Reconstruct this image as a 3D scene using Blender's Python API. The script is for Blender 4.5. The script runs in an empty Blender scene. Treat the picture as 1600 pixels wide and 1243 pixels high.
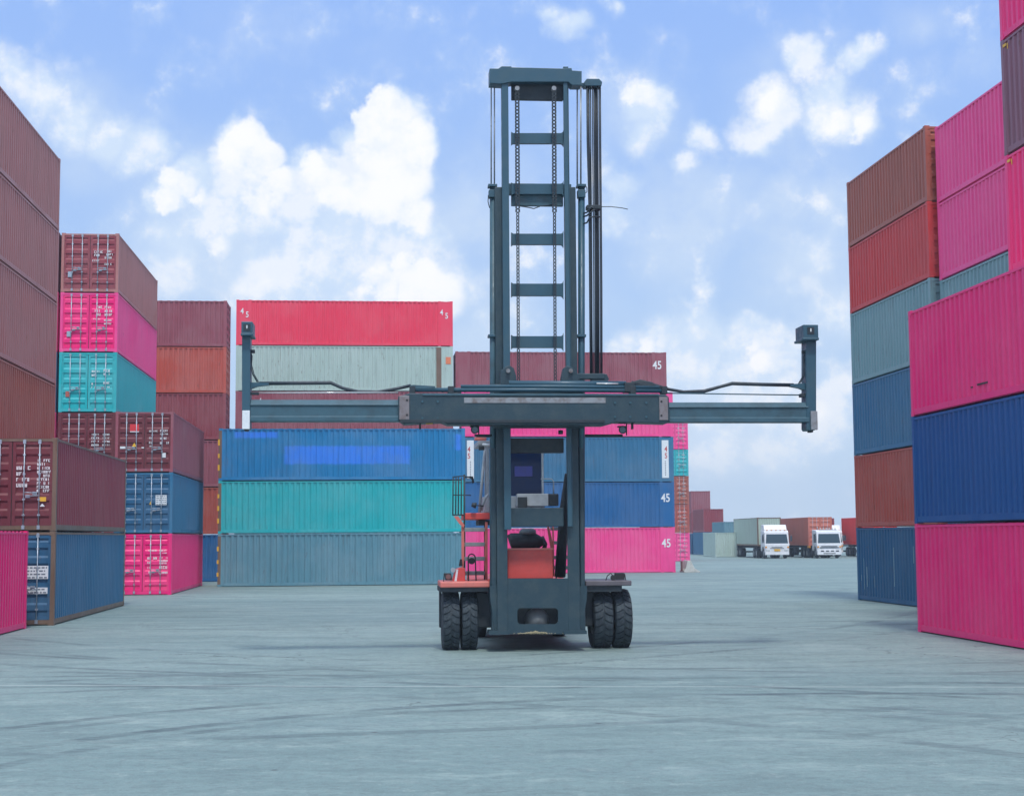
import bpy, bmesh, math, random
from math import radians, sin, cos, pi
from mathutils import Vector, Matrix
random.seed(7)
S = bpy.context.scene
COL = S.collection

# ------------------------------------------------------------------ camera
F_PX = 2360.0
PITCH = math.atan((838 - 621.5) / F_PX)
ROLL = radians(0.4)
CH = 2.35
HAZE = .0007
GRID = radians(5.5)          # the rows of the yard are turned a little against the camera

def ray(px, py):
    u = (px - 800) / F_PX; v = (621.5 - py) / F_PX
    a = u * cos(ROLL) + v * sin(ROLL); b = -u * sin(ROLL) + v * cos(ROLL)
    return Vector((a, cos(PITCH) - b * sin(PITCH), sin(PITCH) + b * cos(PITCH)))

cam = bpy.data.cameras.new('camera'); camo = bpy.data.objects.new('camera', cam); COL.objects.link(camo)
cam.sensor_width = 36; cam.lens = 36 * F_PX / 1600; cam.clip_end = 3000; cam.clip_start = .1
X0 = Vector((1, 0, 0)); U0 = Vector((0, -sin(PITCH), cos(PITCH))); Fw = Vector((0, cos(PITCH), sin(PITCH)))
Rx = cos(ROLL) * X0 - sin(ROLL) * U0; Ux = sin(ROLL) * X0 + cos(ROLL) * U0
M = Matrix((Rx, Ux, -Fw)).transposed().to_4x4(); M.translation = (0, 0, CH)
camo.matrix_world = M
S.camera = camo
S.render.resolution_x = 1024; S.render.resolution_y = 795

# ------------------------------------------------------------------ materials
def srgb(c):
    c = c / 255
    return c / 12.92 if c <= .04045 else ((c + .055) / 1.055) ** 2.4

def lin(r, g, b, k=1.0):
    return (min(srgb(r) * k, .9), min(srgb(g) * k, .9), min(srgb(b) * k, .9), 1)

class NT:
    """small wrapper for writing node trees"""
    def __init__(s, tree): s.t = tree; s.n = tree.nodes; s.l = tree.links
    def node(s, typ, **kw):
        n = s.n.new(typ)
        for k, v in kw.items():
            if k == 'inp':
                for i, x in v.items():
                    if hasattr(x, 'is_linked') or isinstance(x, bpy.types.NodeSocket): s.l.new(x, n.inputs[i])
                    else: n.inputs[i].default_value = x
            else: setattr(n, k, v)
        return n
    def math(s, op, a, b=0.0, c=None, clamp=False):
        inp = {0: a, 1: b}
        if c is not None: inp[2] = c
        return s.node('ShaderNodeMath', operation=op, use_clamp=clamp, inp=inp).outputs[0]
    def vmath(s, op, a, b=(0, 0, 0), out=0):
        return s.node('ShaderNodeVectorMath', operation=op, inp={0: a, 1: b}).outputs[out]
    def noise(s, vec, scale, detail=4, rough=.5, out=0):
        return s.node('ShaderNodeTexNoise', inp={'Vector': vec, 'Scale': scale, 'Detail': detail, 'Roughness': rough}).outputs[out]
    def step(s, x, a, b, ta=0.0, tb=1.0, smooth=True):
        n = s.node('ShaderNodeMapRange', interpolation_type='SMOOTHSTEP' if smooth else 'LINEAR',
                   inp={0: x, 1: a, 2: b, 3: ta, 4: tb})
        return n.outputs[0]
    def mix(s, f, a, b, mode='MIX'):
        n = s.node('ShaderNodeMix', data_type='RGBA', blend_type=mode)
        for i, x in ((0, f), (6, a), (7, b)):
            if isinstance(x, bpy.types.NodeSocket): s.l.new(x, n.inputs[i])
            else: n.inputs[i].default_value = x
        return n.outputs[2]
    def scale(s, vec, v):
        return s.node('ShaderNodeMapping', inp={0: vec, 3: v}).outputs[0]

MATS = {}
def new_mat(name):
    m = bpy.data.materials.new(name); m.use_nodes = True
    t = NT(m.node_tree); b = m.node_tree.nodes['Principled BSDF']
    return m, t, b

def paint(name, col, fade=.25, rust=.2, rough=.5, patches=None, streak=.35):
    """weathered container paint"""
    if name in MATS: return MATS[name]
    m, t, b = new_mat(name)
    tc = t.node('ShaderNodeTexCoord').outputs['Object']
    rnd = t.node('ShaderNodeObjectInfo').outputs['Random']
    off = t.node('ShaderNodeCombineXYZ', inp={0: t.math('MULTIPLY', rnd, 37), 1: t.math('MULTIPLY', rnd, 91), 2: 0.0}).outputs[0]
    v = t.vmath('ADD', tc, off)
    base = col
    if patches:
        wob = t.vmath('SCALE', t.noise(tc, 4, 3, .6, out=1)); wob.node.inputs[3].default_value = .16
        tv = t.vmath('ADD', tc, wob)
        sep = t.node('ShaderNodeSeparateXYZ', inp={0: tv})
        for (y0, y1, z0, z1, pc) in patches:
            my = t.math('MULTIPLY', t.step(sep.outputs[1], y0, y0 + .22), t.step(sep.outputs[1], y1 + .22, y1))
            mz = t.math('MULTIPLY', t.step(sep.outputs[2], z0, z0 + .14), t.step(sep.outputs[2], z1 + .14, z1))
            base = t.mix(t.math('MULTIPLY', t.math('MULTIPLY', my, mz), .92), base, pc)
    n1 = t.step(t.noise(v, .45, 4, .6), .35, .7)
    grey = sum(col[:3]) / 3
    light = tuple(min(.8, c * .72 + grey * .36 + .06) for c in col[:3]) + (1,)
    c1 = t.mix(t.math('MULTIPLY', n1, fade), base, light)
    n2 = t.step(t.noise(t.scale(v, (3.2, 3.2, .22)), 1.6, 6, .7), .45, .72)
    dark = tuple(c * .5 for c in col[:3]) + (1,)
    c2 = t.mix(t.math('MULTIPLY', n2, streak), c1, dark)
    n3 = t.noise(t.scale(v, (2.2, 2.2, .7)), 3.1, 8, .72)
    r = t.step(n3, .60, .68)
    r2 = t.step(t.noise(t.scale(v, (7, 7, .35)), 1.7, 3, .5), .66, .74)
    rs = t.math('MINIMUM', t.math('ADD', t.math('MULTIPLY', r, rust), t.math('MULTIPLY', r2, rust * .8)), .9)
    c3 = t.mix(rs, c2, (.115, .055, .03, 1))
    n4 = t.noise(v, 38, 4, .7)
    c4 = t.mix(t.math('MULTIPLY', t.step(n4, .45, .8), .2), c3, (.05, .05, .05, 1))
    t.l.new(c4, b.inputs['Base Color'])
    t.l.new(t.step(n1, 0, 1, rough - .08, rough + .15), b.inputs['Roughness'])
    b.inputs['Specular IOR Level'].default_value = .32
    bp = t.node('ShaderNodeBump', inp={'Strength': .6, 'Distance': .03, 'Height': t.noise(v, 1.5, 4, .5)})
    t.l.new(bp.outputs[0], b.inputs['Normal'])
    MATS[name] = m
    return m

def plain(name, col, rough=.5, metal=0.0, noise=.25, nscale=6, bump=0.0, dirt=(.03, .03, .03, 1), emis=None):
    if name in MATS: return MATS[name]
    m, t, b = new_mat(name)
    tc = t.node('ShaderNodeTexCoord').outputs['Object']
    n = t.step(t.noise(tc, nscale, 6, .65), .4, .75)
    t.l.new(t.mix(t.math('MULTIPLY', n, noise), col, dirt), b.inputs['Base Color'])
    t.l.new(t.step(t.noise(tc, nscale * 2.3, 4, .6), .3, .7, max(.05, rough - .1), rough + .12), b.inputs['Roughness'])
    b.inputs['Metallic'].default_value = metal
    if bump:
        bp = t.node('ShaderNodeBump', inp={'Strength': bump, 'Distance': .01, 'Height': t.noise(tc, nscale * 5, 5, .6)})
        t.l.new(bp.outputs[0], b.inputs['Normal'])
    MATS[name] = m
    return m

# ------------------------------------------------------------------ mesh builder
class MB:
    def __init__(s): s.v = []; s.f = []; s.sm = []
    def add(s, vs, fs, smooth=False):
        o = len(s.v); s.v += [tuple(v) for v in vs]
        s.f += [tuple(i + o for i in f) for f in fs]; s.sm += [smooth] * len(fs)
        return s
    def box(s, x0, y0, z0, x1, y1, z1):
        x0, x1 = min(x0, x1), max(x0, x1); y0, y1 = min(y0, y1), max(y0, y1); z0, z1 = min(z0, z1), max(z0, z1)
        return s.add([(x0, y0, z0), (x1, y0, z0), (x1, y1, z0), (x0, y1, z0), (x0, y0, z1), (x1, y0, z1), (x1, y1, z1), (x0, y1, z1)],
                     [(0, 3, 2, 1), (4, 5, 6, 7), (0, 1, 5, 4), (1, 2, 6, 5), (2, 3, 7, 6), (3, 0, 4, 7)])
    def prism_y(s, poly, y0, y1):
        """polygon in x,z extruded along y"""
        n = len(poly); ar = sum(poly[i][0] * poly[(i + 1) % n][1] - poly[(i + 1) % n][0] * poly[i][1] for i in range(n))
        if ar < 0: poly = poly[::-1]
        vs = [(x, y0, z) for x, z in poly] + [(x, y1, z) for x, z in poly]
        fs = [tuple(range(n)), tuple(range(2 * n - 1, n - 1, -1))]
        fs += [(i, i + n, (i + 1) % n + n, (i + 1) % n) for i in range(n)]
        return s.add(vs, fs)
    def prism_x(s, poly, x0, x1):
        """polygon in y,z extruded along x"""
        n = len(poly); ar = sum(poly[i][0] * poly[(i + 1) % n][1] - poly[(i + 1) % n][0] * poly[i][1] for i in range(n))
        if ar < 0: poly = poly[::-1]
        vs = [(x0, y, z) for y, z in poly] + [(x1, y, z) for y, z in poly]
        fs = [tuple(range(n - 1, -1, -1)), tuple(range(n, 2 * n))]
        fs += [(i, (i + 1) % n, (i + 1) % n + n, i + n) for i in range(n)]
        return s.add(vs, fs)
    def tube(s, pts, r, n=8, smooth=True):
        pts = [Vector(p) for p in pts]; rs = r if isinstance(r, (list, tuple)) else [r] * len(pts)
        vs = []; fs = []; ref = None
        for i, p in enumerate(pts):
            d = (pts[min(i + 1, len(pts) - 1)] - pts[max(i - 1, 0)]).normalized()
            if ref is None:
                a = Vector((0, 0, 1)) if abs(d.z) < .9 else Vector((1, 0, 0))
                ref = d.cross(a).normalized()
            ref = (ref - d * ref.dot(d)).normalized(); q = d.cross(ref)
            for k in range(n):
                an = 2 * pi * k / n
                vs.append(p + (ref * cos(an) + q * sin(an)) * rs[i])
        for i in range(len(pts) - 1):
            for k in range(n):
                a = i * n + k; b = i * n + (k + 1) % n
                fs.append((a, b, b + n, a + n))
        s.add(vs, fs, smooth)
        o = len(s.v) - len(vs)
        s.f += [tuple(o + k for k in range(n - 1, -1, -1)), tuple(o + len(vs) - n + k for k in range(n))]; s.sm += [False, False]
        return s
    def lathe_x(s, prof, c, n=40, smooth=True):
        """profile list of (x, r) spun about the x axis through c"""
        vs = []; fs = []
        for (x, r) in prof:
            for k in range(n):
                an = 2 * pi * k / n
                vs.append((c[0] + x, c[1] + r * cos(an), c[2] + r * sin(an)))
        for i in range(len(prof) - 1):
            for k in range(n):
                a = i * n + k; b = i * n + (k + 1) % n
                fs.append((a, a + n, b + n, b))
        return s.add(vs, fs, smooth)
    def build(s, name, mat=None, parent=None, bevel=0.0):
        return link_mesh(name, s.mesh(name), mat, parent, bevel)
    def mesh(s, name):
        me = bpy.data.meshes.new(name); me.from_pydata(s.v, [], s.f)
        for p, q in zip(me.polygons, s.sm): p.use_smooth = q
        me.materials.append(None); me.update()
        return me

def link_mesh(name, me, mat, parent=None, bevel=0.0):
    o = bpy.data.objects.new(name, me); COL.objects.link(o); o.parent = parent
    if mat is not None:
        o.material_slots[0].link = 'OBJECT'; o.material_slots[0].material = mat
    if bevel:
        b = o.modifiers.new('bevel', 'BEVEL'); b.width = bevel; b.segments = 2; b.limit_method = 'ANGLE'; b.angle_limit = radians(40)
    return o

def thing(name, label, cat, loc, rz=0, group=None):
    o = bpy.data.objects.new(name, None); COL.objects.link(o); o.empty_display_size = .3
    o.location = loc; o.rotation_euler = (0, 0, rz); o['label'] = label; o['category'] = cat
    if group: o['group'] = group
    return o

def copy_tree(o, parent=None):
    c = o.copy(); COL.objects.link(c); c.parent = parent
    for ch in list(o.children): copy_tree(ch, c)
    return c

# ------------------------------------------------------------------ containers
W = 2.438
L20, L40, L45 = 6.058, 12.192, 13.716
CACHE = {}
def c_meshes(L, H):
    k = (L, H)
    if k in CACHE: return CACHE[k]
    hx = W / 2; hy = L / 2; d = {}
    # frame: castings, posts, rails
    m = MB()
    for sx in (-1, 1):
        for sy in (-1, 1):
            cx = sx * hx; cy = sy * hy
            for z0, z1 in ((.004, .122), (H - .116, H - .002)):
                m.box(cx, cy, z0, cx - sx * .162, cy - sy * .178, z1)
            m.box(cx - sx * .004, cy - sy * .004, .122, cx - sx * .12, cy - sy * .15, H - .116)
            if L == L45:
                y = sy * (L40 / 2)
                m.box(cx - sx * .003, y, .17, cx - sx * .06, y - sy * .16, H - .075)
                for z0, z1 in ((.004, .122), (H - .116, H - .002)):
                    m.box(cx - sx * .001, y, z0, cx - sx * .162, y - sy * .178, z1)
        x = sx * (hx - .006)
        m.box(x - sx * .006, -hy + .15, .035, x - sx * .05, hy - .15, .175)
        m.box(x, -hy + .15, H - .088, x - sx * .06, hy - .15, H - .03)
    for sy in (-1, 1):
        y = sy * (hy - .008)
        m.box(-hx + .12, y, .035, hx - .12, y - sy * .06, .15)
        m.box(-hx + .12, y, H - .10, hx - .12, y - sy * .06, H - .028)
    m.box(-hx + .06, -hy + .07, .02, hx - .06, hy - .07, .15)
    d['frame'] = m.mesh('container_frame')
    # side panels
    for sx, nm in ((-1, 'sl'), (1, 'sr')):
        y0, y1 = -hy + .15, hy - .15
        ya, yb = (y0, y1) if L != L45 else (-L40 / 2 + .16, L40 / 2 - .16)
        n = max(1, round((yb - ya) / .278)); p = (yb - ya) / n
        ys = [(y0, 0)] if L == L45 else []
        if L == L45: ys += [(ya, 0)]
        for i in range(n):
            q = ya + i * p
            ys += [(q, 0), (q + p * .15, 0), (q + p * .30, 1), (q + p * .68, 1), (q + p * .83, 0)]
        ys += [(yb, 0)]
        if L == L45: ys += [(y1, 0)]
        zz = (.172, H - .07)
        vs = []; fs = []
        for (y, t_) in ys:
            x = sx * (hx - .014 - .044 * t_)
            vs += [(x, y, zz[0]), (x, y, zz[1])]
        for i in range(len(ys) - 1):
            a = 2 * i
            fs.append((a, a + 1, a + 3, a + 2) if sx > 0 else (a, a + 2, a + 3, a + 1))
        fs = [tuple(reversed(f)) for f in fs]
        m = MB(); m.add(vs, fs)
        d[nm] = m.mesh('container_side')
    # closed end, at +y
    m = MB(); vs = []; fs = []; xs = []
    a, b_ = -hx + .12, hx - .12; n = 9; p = (b_ - a) / n
    for i in range(n):
        q = a + i * p; xs += [(q, 0), (q + p * .2, 0), (q + p * .4, 1), (q + p * .7, 1), (q + p * .9, 0)]
    xs.append((b_, 0))
    for (x, t_) in xs:
        y = hy - .018 - .044 * t_; vs += [(x, y, .15), (x, y, H - .1)]
    for i in range(len(xs) - 1): fs.append((2 * i, 2 * i + 1, 2 * i + 3, 2 * i + 2))
    m.add(vs, fs); d['end'] = m.mesh('container_end')
    # roof with shallow cross corrugation
    m = MB(); vs = []; fs = []; n = int((L - .3) / .42); p = (L - .3) / n; ys = []
    for i in range(n):
        q = -hy + .15 + i * p; ys += [(q, 0), (q + p * .4, 0), (q + p * .5, 1), (q + p * .9, 1)]
    ys.append((hy - .15, 0))
    for (y, t_) in ys:
        z = H - .012 - .018 * t_; vs += [(-hx + .05, y, z), (hx - .05, y, z)]
    for i in range(len(ys) - 1): fs.append((2 * i, 2 * i + 1, 2 * i + 3, 2 * i + 2))
    m.add(vs, fs); d['roof'] = m.mesh('container_roof')
    # doors at -y, each with five pressed ribs, hinges on the outer edge
    for sx, nm in ((-1, 'dl'), (1, 'dr')):
        m = MB(); xi = sx * .012; xo = sx * (hx - .125); z0 = .155; z1 = H - .105; yf = -hy + .02
        m.box(xi, yf, z0, xi + sx * .09, yf + .05, z1); m.box(xo, yf, z0, xo - sx * .07, yf + .05, z1)
        xa, xb = sorted((xi + sx * .09, xo - sx * .07))
        m.box(xa, yf, z0, xb, yf + .05, z0 + .09); m.box(xa, yf, z1 - .09, xb, yf + .05, z1)
        hh = (z1 - z0 - .18) / 5; vs = []; fs = []; zs = []
        for i in range(5):
            q = z0 + .09 + i * hh
            zs += [(q, 1), (q + hh * .26, 1), (q + hh * .4, 0), (q + hh * .74, 0), (q + hh * .88, 1)]
        zs.append((z1 - .09, 1))
        for (z, t_) in zs:
            y = yf + .004 + .038 * t_; vs += [(xa, y, z), (xb, y, z)]
        for i in range(len(zs) - 1): fs.append((2 * i, 2 * i + 1, 2 * i + 3, 2 * i + 2))
        m.add(vs, fs)
        for z in (z0 + .25, z0 + .95, z1 - .8, z1 - .22): m.box(xo - sx * .06, yf - .012, z, xo + sx * .05, yf - .001, z + .05)
        d[nm] = m.mesh('container_door')
    m = MB()
    m.box(-.012, -hy + .045, .155, .012, -hy + .06, H - .105)
    for sx in (-1, 1): m.box(sx * (hx - .125), -hy + .05, .155, sx * (hx - .118), -hy + .075, H - .105)
    m.box(-hx + .12, -hy + .05, .14, hx - .12, -hy + .07, .156); m.box(-hx + .12, -hy + .05, H - .106, hx - .12, -hy + .07, H - .095)
    d['gasket'] = m.mesh('door_gasket')
    # locking bars: x positions
    for i, x in enumerate((-.83, -.37, .37, .83)):
        m = MB(); y = -hy - .012
        x = x * .9
        m.tube([(x, y, .06), (x, y, H - .05)], .017, 8)
        for z in (.05, H - .17): m.box(x - .04, y - .02, z, x + .04, y + .03, z + .11)
        for z in (.42, H * .33, H * .6, H - .5): m.box(x - .035, y - .015, z, x + .035, y + .035, z + .045)
        d['bar%d' % i] = m.mesh('locking_bar')
        m = MB(); sx = 1 if i in (0, 2) else -1
        zz = .98 if i % 2 else 1.07
        m.tube([(x, y - .02, zz), (x + sx * .1, y - .035, zz), (x + sx * .34, y - .03, zz - .02)], .014, 6)
        m.box(x + sx * .24, y - .02, zz - .06, x + sx * .36, y + .03, zz + .02)
        d['han%d' % i] = m.mesh('handle')
    CACHE[k] = d
    return d

MB_GALV = plain('galvanised', lin(165, 178, 190), .45, .55, .3, 9)
MB_GASK = plain('gasket_rubber', (.02, .02, .022, 1), .7)
WHITE = plain('white_lettering', (.75, .77, .78, 1), .55, 0, .12, 12)
LABELWHITE = plain('label_white', (.7, .74, .76, 1), .5, 0, .2, 14, dirt=(.25, .3, .34, 1))
YEL = plain('sticker_yellow', (.75, .42, .02, 1), .5, 0, .15)
REDST = plain('sticker_red', (.65, .03, .04, 1), .5, 0, .15)
BLACKM = plain('matt_black', (.015, .016, .018, 1), .55)

GROUP = 'shipping containers stacked in the yard'
def container(anchor, corner, rz, L, H, z, mat, label, doors='plain', fmat=None, group=GROUP, name='shipping_container'):
    """anchor = ground point of the given corner (sx, sy)"""
    sx, sy = corner
    off = Vector((sx * W / 2, sy * L / 2, 0)); off.rotate(Matrix.Rotation(rz, 3, 'Z'))
    loc = (anchor[0] - off.x, anchor[1] - off.y, z)
    t = thing(name, label, 'container', loc, rz, group)
    d = c_meshes(L, H); fm = fmat or mat
    link_mesh('frame', d['frame'], fm, t)
    link_mesh('side_panel', d['sl'], mat, t); link_mesh('side_panel', d['sr'], mat, t)
    link_mesh('end_panel', d['end'], mat, t); link_mesh('roof_panel', d['roof'], mat, t)
    dl = link_mesh('door', d['dl'], mat, t); dr = link_mesh('door', d['dr'], mat, t)
    link_mesh('door_gasket', d['gasket'], MB_GASK, t)
    if doors == 'bars':
        for i in range(4):
            p = dl if i < 2 else dr
            link_mesh('locking_bar', d['bar%d' % i], MB_GALV, p)
            link_mesh('handle', d['han%d' % i], MB_GALV, p)
    t['_L'] = L; t['_H'] = H
    t_doors[t.name] = (dl, dr)
    return t
t_doors = {}

def door_text(t, rows, mat=WHITE, seed=1, right=True):
    """small rows of illegible white marks on the right-hand door: (x, z, width, height)"""
    L = t['_L']; rg = random.Random(seed); m = MB(); y = -L / 2 + .012
    for (x, z, w, h) in rows:
        q = x
        while q < x + w:
            cw = h * rg.uniform(.45, .7)
            if rg.random() < .85:
                k_ = rg.randrange(5); st = h * .2; ya, yb = y - .003, y + .012
                if k_ != 3: m.box(q, ya, z, q + st, yb, z + h)
                if k_ in (0, 1): m.box(q + st, ya, z + h - st, q + cw, yb, z + h)
                if k_ in (0, 2, 4): m.box(q + st, ya, z, q + cw, yb, z + st)
                if k_ in (1, 2): m.box(q + st, ya, z + h * .42, q + cw - st, yb, z + h * .42 + st)
                if k_ in (2, 4): m.box(q + cw - st, ya, z + st, q + cw, yb, z + h)
                if k_ == 3: m.box(q + cw * .35, ya, z, q + cw * .35 + st, yb, z + h)
            q += cw + h * .22
    m.build('lettering', mat, t_doors[t.name][1 if right else 0])

def plate(t, x, z, w, h, mat, name='label_plate', tri=False, left=False, lines=0):
    L = t['_L']; y = -L / 2 + .006; m = MB()
    if tri: m.prism_y([(x - w / 2, z), (x + w / 2, z), (x, z + h)], y - .004, y + .016)
    else: m.box(x - w / 2, y - .004, z, x + w / 2, y + .016, z + h)
    o = m.build(name, mat, t_doors[t.name][0 if left else 1])
    if lines:
        m = MB(); rg = random.Random(int(x * 100))
        for i in range(lines):
            zz = z + h - (i + .8) * h / lines; q = x - w * .44
            while q < x + w * .4:
                cw = rg.uniform(.03, .12); m.box(q, y - .007, zz, min(q + cw, x + w * .45), y, zz + h / lines * .42); q += cw + .03
        m.build('small_print', plain('print_grey', (.12, .15, .2, 1), .6), t_doors[t.name][0 if left else 1])

_curve = {}
def text_mesh(txt, bold=.015):
    if (txt, bold) in _curve: return _curve[(txt, bold)]
    c = bpy.data.curves.new('t', 'FONT'); c.body = txt; c.size = 1; c.offset = bold; c.extrude = 0; c.align_x = 'CENTER'
    o = bpy.data.objects.new('t', c); COL.objects.link(o)
    bpy.context.view_layer.update()
    me = o.to_mesh(); vs = [v.co.copy() for v in me.vertices]; fs = [tuple(p.vertices) for p in me.polygons]
    o.to_mesh_clear(); bpy.data.objects.remove(o); bpy.data.curves.remove(c)
    _curve[(txt, bold)] = (vs, fs)
    return vs, fs

def side_text(t, txt, y, z, size, mat, sx=-1, parent=None, rot=0.0, squeeze=.8, name='size_marking', proud=.006):
    """writing on a long side; y is along the container, seen from outside"""
    vs, fs = text_mesh(txt); m = MB(); x = sx * (W / 2 + proud); out = []
    for v in vs:
        a = v.x * squeeze * size; b = v.y * size
        a, b = a * cos(rot) - b * sin(rot), a * sin(rot) + b * cos(rot)
        out.append((x, y - a if sx < 0 else y + a, z + b))
    m.add(out, fs)
    o = m.build(name, mat, parent or t)
    so = o.modifiers.new('thickness', 'SOLIDIFY'); so.thickness = .003; so.offset = 0
    return o

# paints -----------------------------------------------------------------
K_ = 1.08
def C(r, g, b): return lin(r, g, b, K_)
P = dict(
    maroon=paint('paint_maroon', C(138, 60, 70), 0.38, 0.3),
    maroon_dark=paint('paint_maroon_dark', C(104, 38, 48), 0.25, 0.25),
    maroon_mauve=paint('paint_mauve_maroon', C(142, 74, 86), 0.45, 0.3),
    mauve=paint('paint_faded_mauve', C(166, 108, 104), 0.45, 0.35),
    purple=paint('paint_purple_maroon', C(128, 86, 102), 0.4, 0.5),
    brown=paint('paint_brown', C(156, 84, 68), 0.45, 0.45),
    redbrown=paint('paint_red_brown', C(166, 74, 60), 0.45, 0.5),
    orange=paint('paint_orange_brown', C(180, 80, 66), 0.45, 0.5),
    red=paint('paint_red', C(194, 56, 58), 0.4, 0.35),
    rose=paint('paint_rose_red', C(226, 54, 84), 0.25, 0.18, streak=.2),
    bright=paint('paint_bright_red', C(222, 48, 44), .15, .1),
    pink=paint('paint_magenta', C(230, 26, 116), 0.22, 0.18, .42, streak=.2),
    pinklight=paint('paint_pale_magenta', C(230, 66, 138), 0.28, 0.22, .45, streak=.2),
    teal=paint('paint_teal', C(22, 166, 172), 0.32, 0.28, streak=.25),
    tealgrey=paint('paint_grey_teal', C(112, 150, 156), 0.4, 0.4),
    navy=paint('paint_navy', C(16, 84, 122), 0.4, 0.35),
    deep=paint('paint_deep_blue', C(0, 74, 136), 0.08, 0.14, .42, streak=.25),
    blue=paint('paint_steel_blue', C(44, 106, 142), 0.4, 0.35),
    royal=paint('paint_royal_blue', C(22, 92, 146), 0.3, 0.25),
    slate=paint('paint_slate_blue', C(88, 136, 152), 0.4, 0.4),
    palegrey=paint('paint_pale_grey', C(166, 186, 178), 0.3, 0.7),
    sage=paint('paint_sage', C(168, 186, 172), 0.3, 0.4),
    load=paint('paint_orange_brown_load', C(188, 104, 84), .4, .3),
    rustpost=paint('rusted_steel', C(110, 88, 72), .4, .9),
    sky=paint('paint_light_blue', C(18, 118, 170), .4, .3, patches=[
        (-3.35, 2.85, .82, 1.72, C(52, 126, 226)), (3.2, 5.3, 2.12, 2.42, C(52, 126, 226)), (-5.9, -5.65, 1.5, 2.3, C(52, 126, 226))]),
)
LEV = {6: ['bottom', 'second level', 'third level', 'fourth level', 'fifth level', 'top'],
       5: ['bottom', 'second level', 'third level', 'fourth level', 'top'],
       3: ['bottom', 'middle', 'top'], 2: ['bottom', 'top'], 1: ['only']}

def stack(anchor, corner, rz, L, items, where, doors='plain'):
    """items bottom to top: (paint, colour words, height, dx) - where = what the stack stands beside"""
    z = 0.0; out = []
    n = len(items)
    for i, it in enumerate(items):
        pk, word, H = it[:3]; dx = it[3] if len(it) > 3 else 0
        LL = it[4] if len(it) > 4 else L
        lv = LEV[n][i]
        word = word + ' ' if word else ''
        a = (anchor[0] + dx * cos(GRID), anchor[1] + dx * sin(GRID))
        label = '%scontainer, %s of %s' % (word, lv, where)
        fm = P.get(it[5]) if len(it) > 5 else None
        out.append(container(a, corner, rz, LL, H, z, P[pk], label, doors, fm)); z += H + .006
    return out

H8, HS, HC = 2.438, 2.591, 2.896
# A single magenta one at the left edge
container((-13.02, 40.75), (1, 1), GRID, L40, HS, 0, P['pink'], 'magenta container on the ground, cut off by the left edge')
# B two-high with doors, behind it
b = stack((-12.70, 42.1), (1, -1), GRID, L40, [('blue', 'weathered blue', HS, 0, L40, 'rustpost'), ('maroon', 'maroon', HS, 0, L40, 'rustpost')],
          'the two-high stack with doors, nearest on the left', 'bars')
for ch in t_doors[b[0].name]: ch.material_slots[0].material = P['navy']
for c_ in b[0].children:
    if c_.name.startswith('side'): pass
for ch in t_doors[b[1].name]: ch.material_slots[0].material = P['maroon_dark']
door_text(b[1], [(.68, 1.92 - i * .105, .34, .075) for i in range(9)] + [(.12, 1.7 - i * .16, .33, .1) for i in range(4)], seed=4)
plate(b[1], .84, .82, .2, .12, YEL, 'orange_sticker'); plate(b[1], .84, .68, .14, .08, LABELWHITE, 'sticker', tri=True)
plate(b[0], .73, 1.28, .62, .36, LABELWHITE, lines=4); plate(b[0], .73, .87, .6, .17, LABELWHITE, lines=2)
# C tall stack at the left edge
stack((-16.08, 53.0), (1, 1), GRID, L40, [('brown', '', HS), ('brown', '', HS), ('brown', 'faded brown', HS), ('mauve', 'dusty maroon', HC), ('mauve', 'dusty maroon', HS), ('mauve', 'dusty maroon', HS)],
      'the six-high stack at the left edge')
# D0, D1, D2: door ends behind the tall stack
d0 = stack((-19.53, 64.4), (1, -1), GRID, L40, [('maroon', '', HS), ('navy', '', HS), ('pink', 'magenta', HS), ('navy', 'navy', HS), ('pink', 'magenta', HS), ('maroon_dark', 'dark maroon', HS)],
           'the sliver of a stack left of the teal doors', 'bars')
d1 = stack((-17.02, 64.7), (1, -1), GRID, L40, [('navy', '', HS), ('maroon', '', HS), ('maroon_dark', 'dark maroon', HS), ('teal', 'teal', HS), ('pinklight', 'pink', HS), ('mauve', 'brown-sided maroon', HS)],
           'the stack with teal and pink doors on top', 'bars')
for i, dm in ((3, 'teal'), (4, 'pink'), (5, 'maroon')):
    for ch in t_doors[d1[i].name]: ch.material_slots[0].material = P[dm]
d2 = stack((-14.5, 64.5), (1, -1), GRID, L40, [('pink', 'magenta', HS), ('blue', 'blue', HS), ('maroon_mauve', 'maroon', HS)],
           'the three-high stack with doors facing the yard', 'bars')
for i, dm in ((1, 'navy'), (2, 'maroon_dark')):
    for ch in t_doors[d2[i].name]: ch.material_slots[0].material = P[dm]
door_text(d1[5], [(.18, 1.72 - i * .14, .3, .1) for i in range(2)] + [(.62, 1.76 - i * .14, .3, .09) for i in range(3)] + [(.1, 1.35, .3, .08), (.62, 1.2, .3, .08)], seed=1)
door_text(d1[4], [(.22, 1.9 - i * .16, .28, .11) for i in range(3)] + [(.66, 1.9 - i * .16, .3, .1) for i in range(3)] + [(.2, 1.4, .25, .07), (.64, 1.35, .3, .07), (.64, 1.2, .28, .07)], seed=2)
door_text(d1[3], [(.16, 1.72, .34, .09), (.66, 1.74, .26, .11), (.66, 1.6, .26, .09), (.16, 1.55, .14, .1), (.66, 1.22, .28, .09), (.16, 1.18, .12, .09), (.16, 1.04, .2, .07), (.66, 1.05, .26, .07)], seed=3)
door_text(d1[2], [(.2, 1.6 - i * .15, .3, .08) for i in range(4)] + [(.66, 1.6 - i * .15, .3, .08) for i in range(4)], seed=6)
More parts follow.
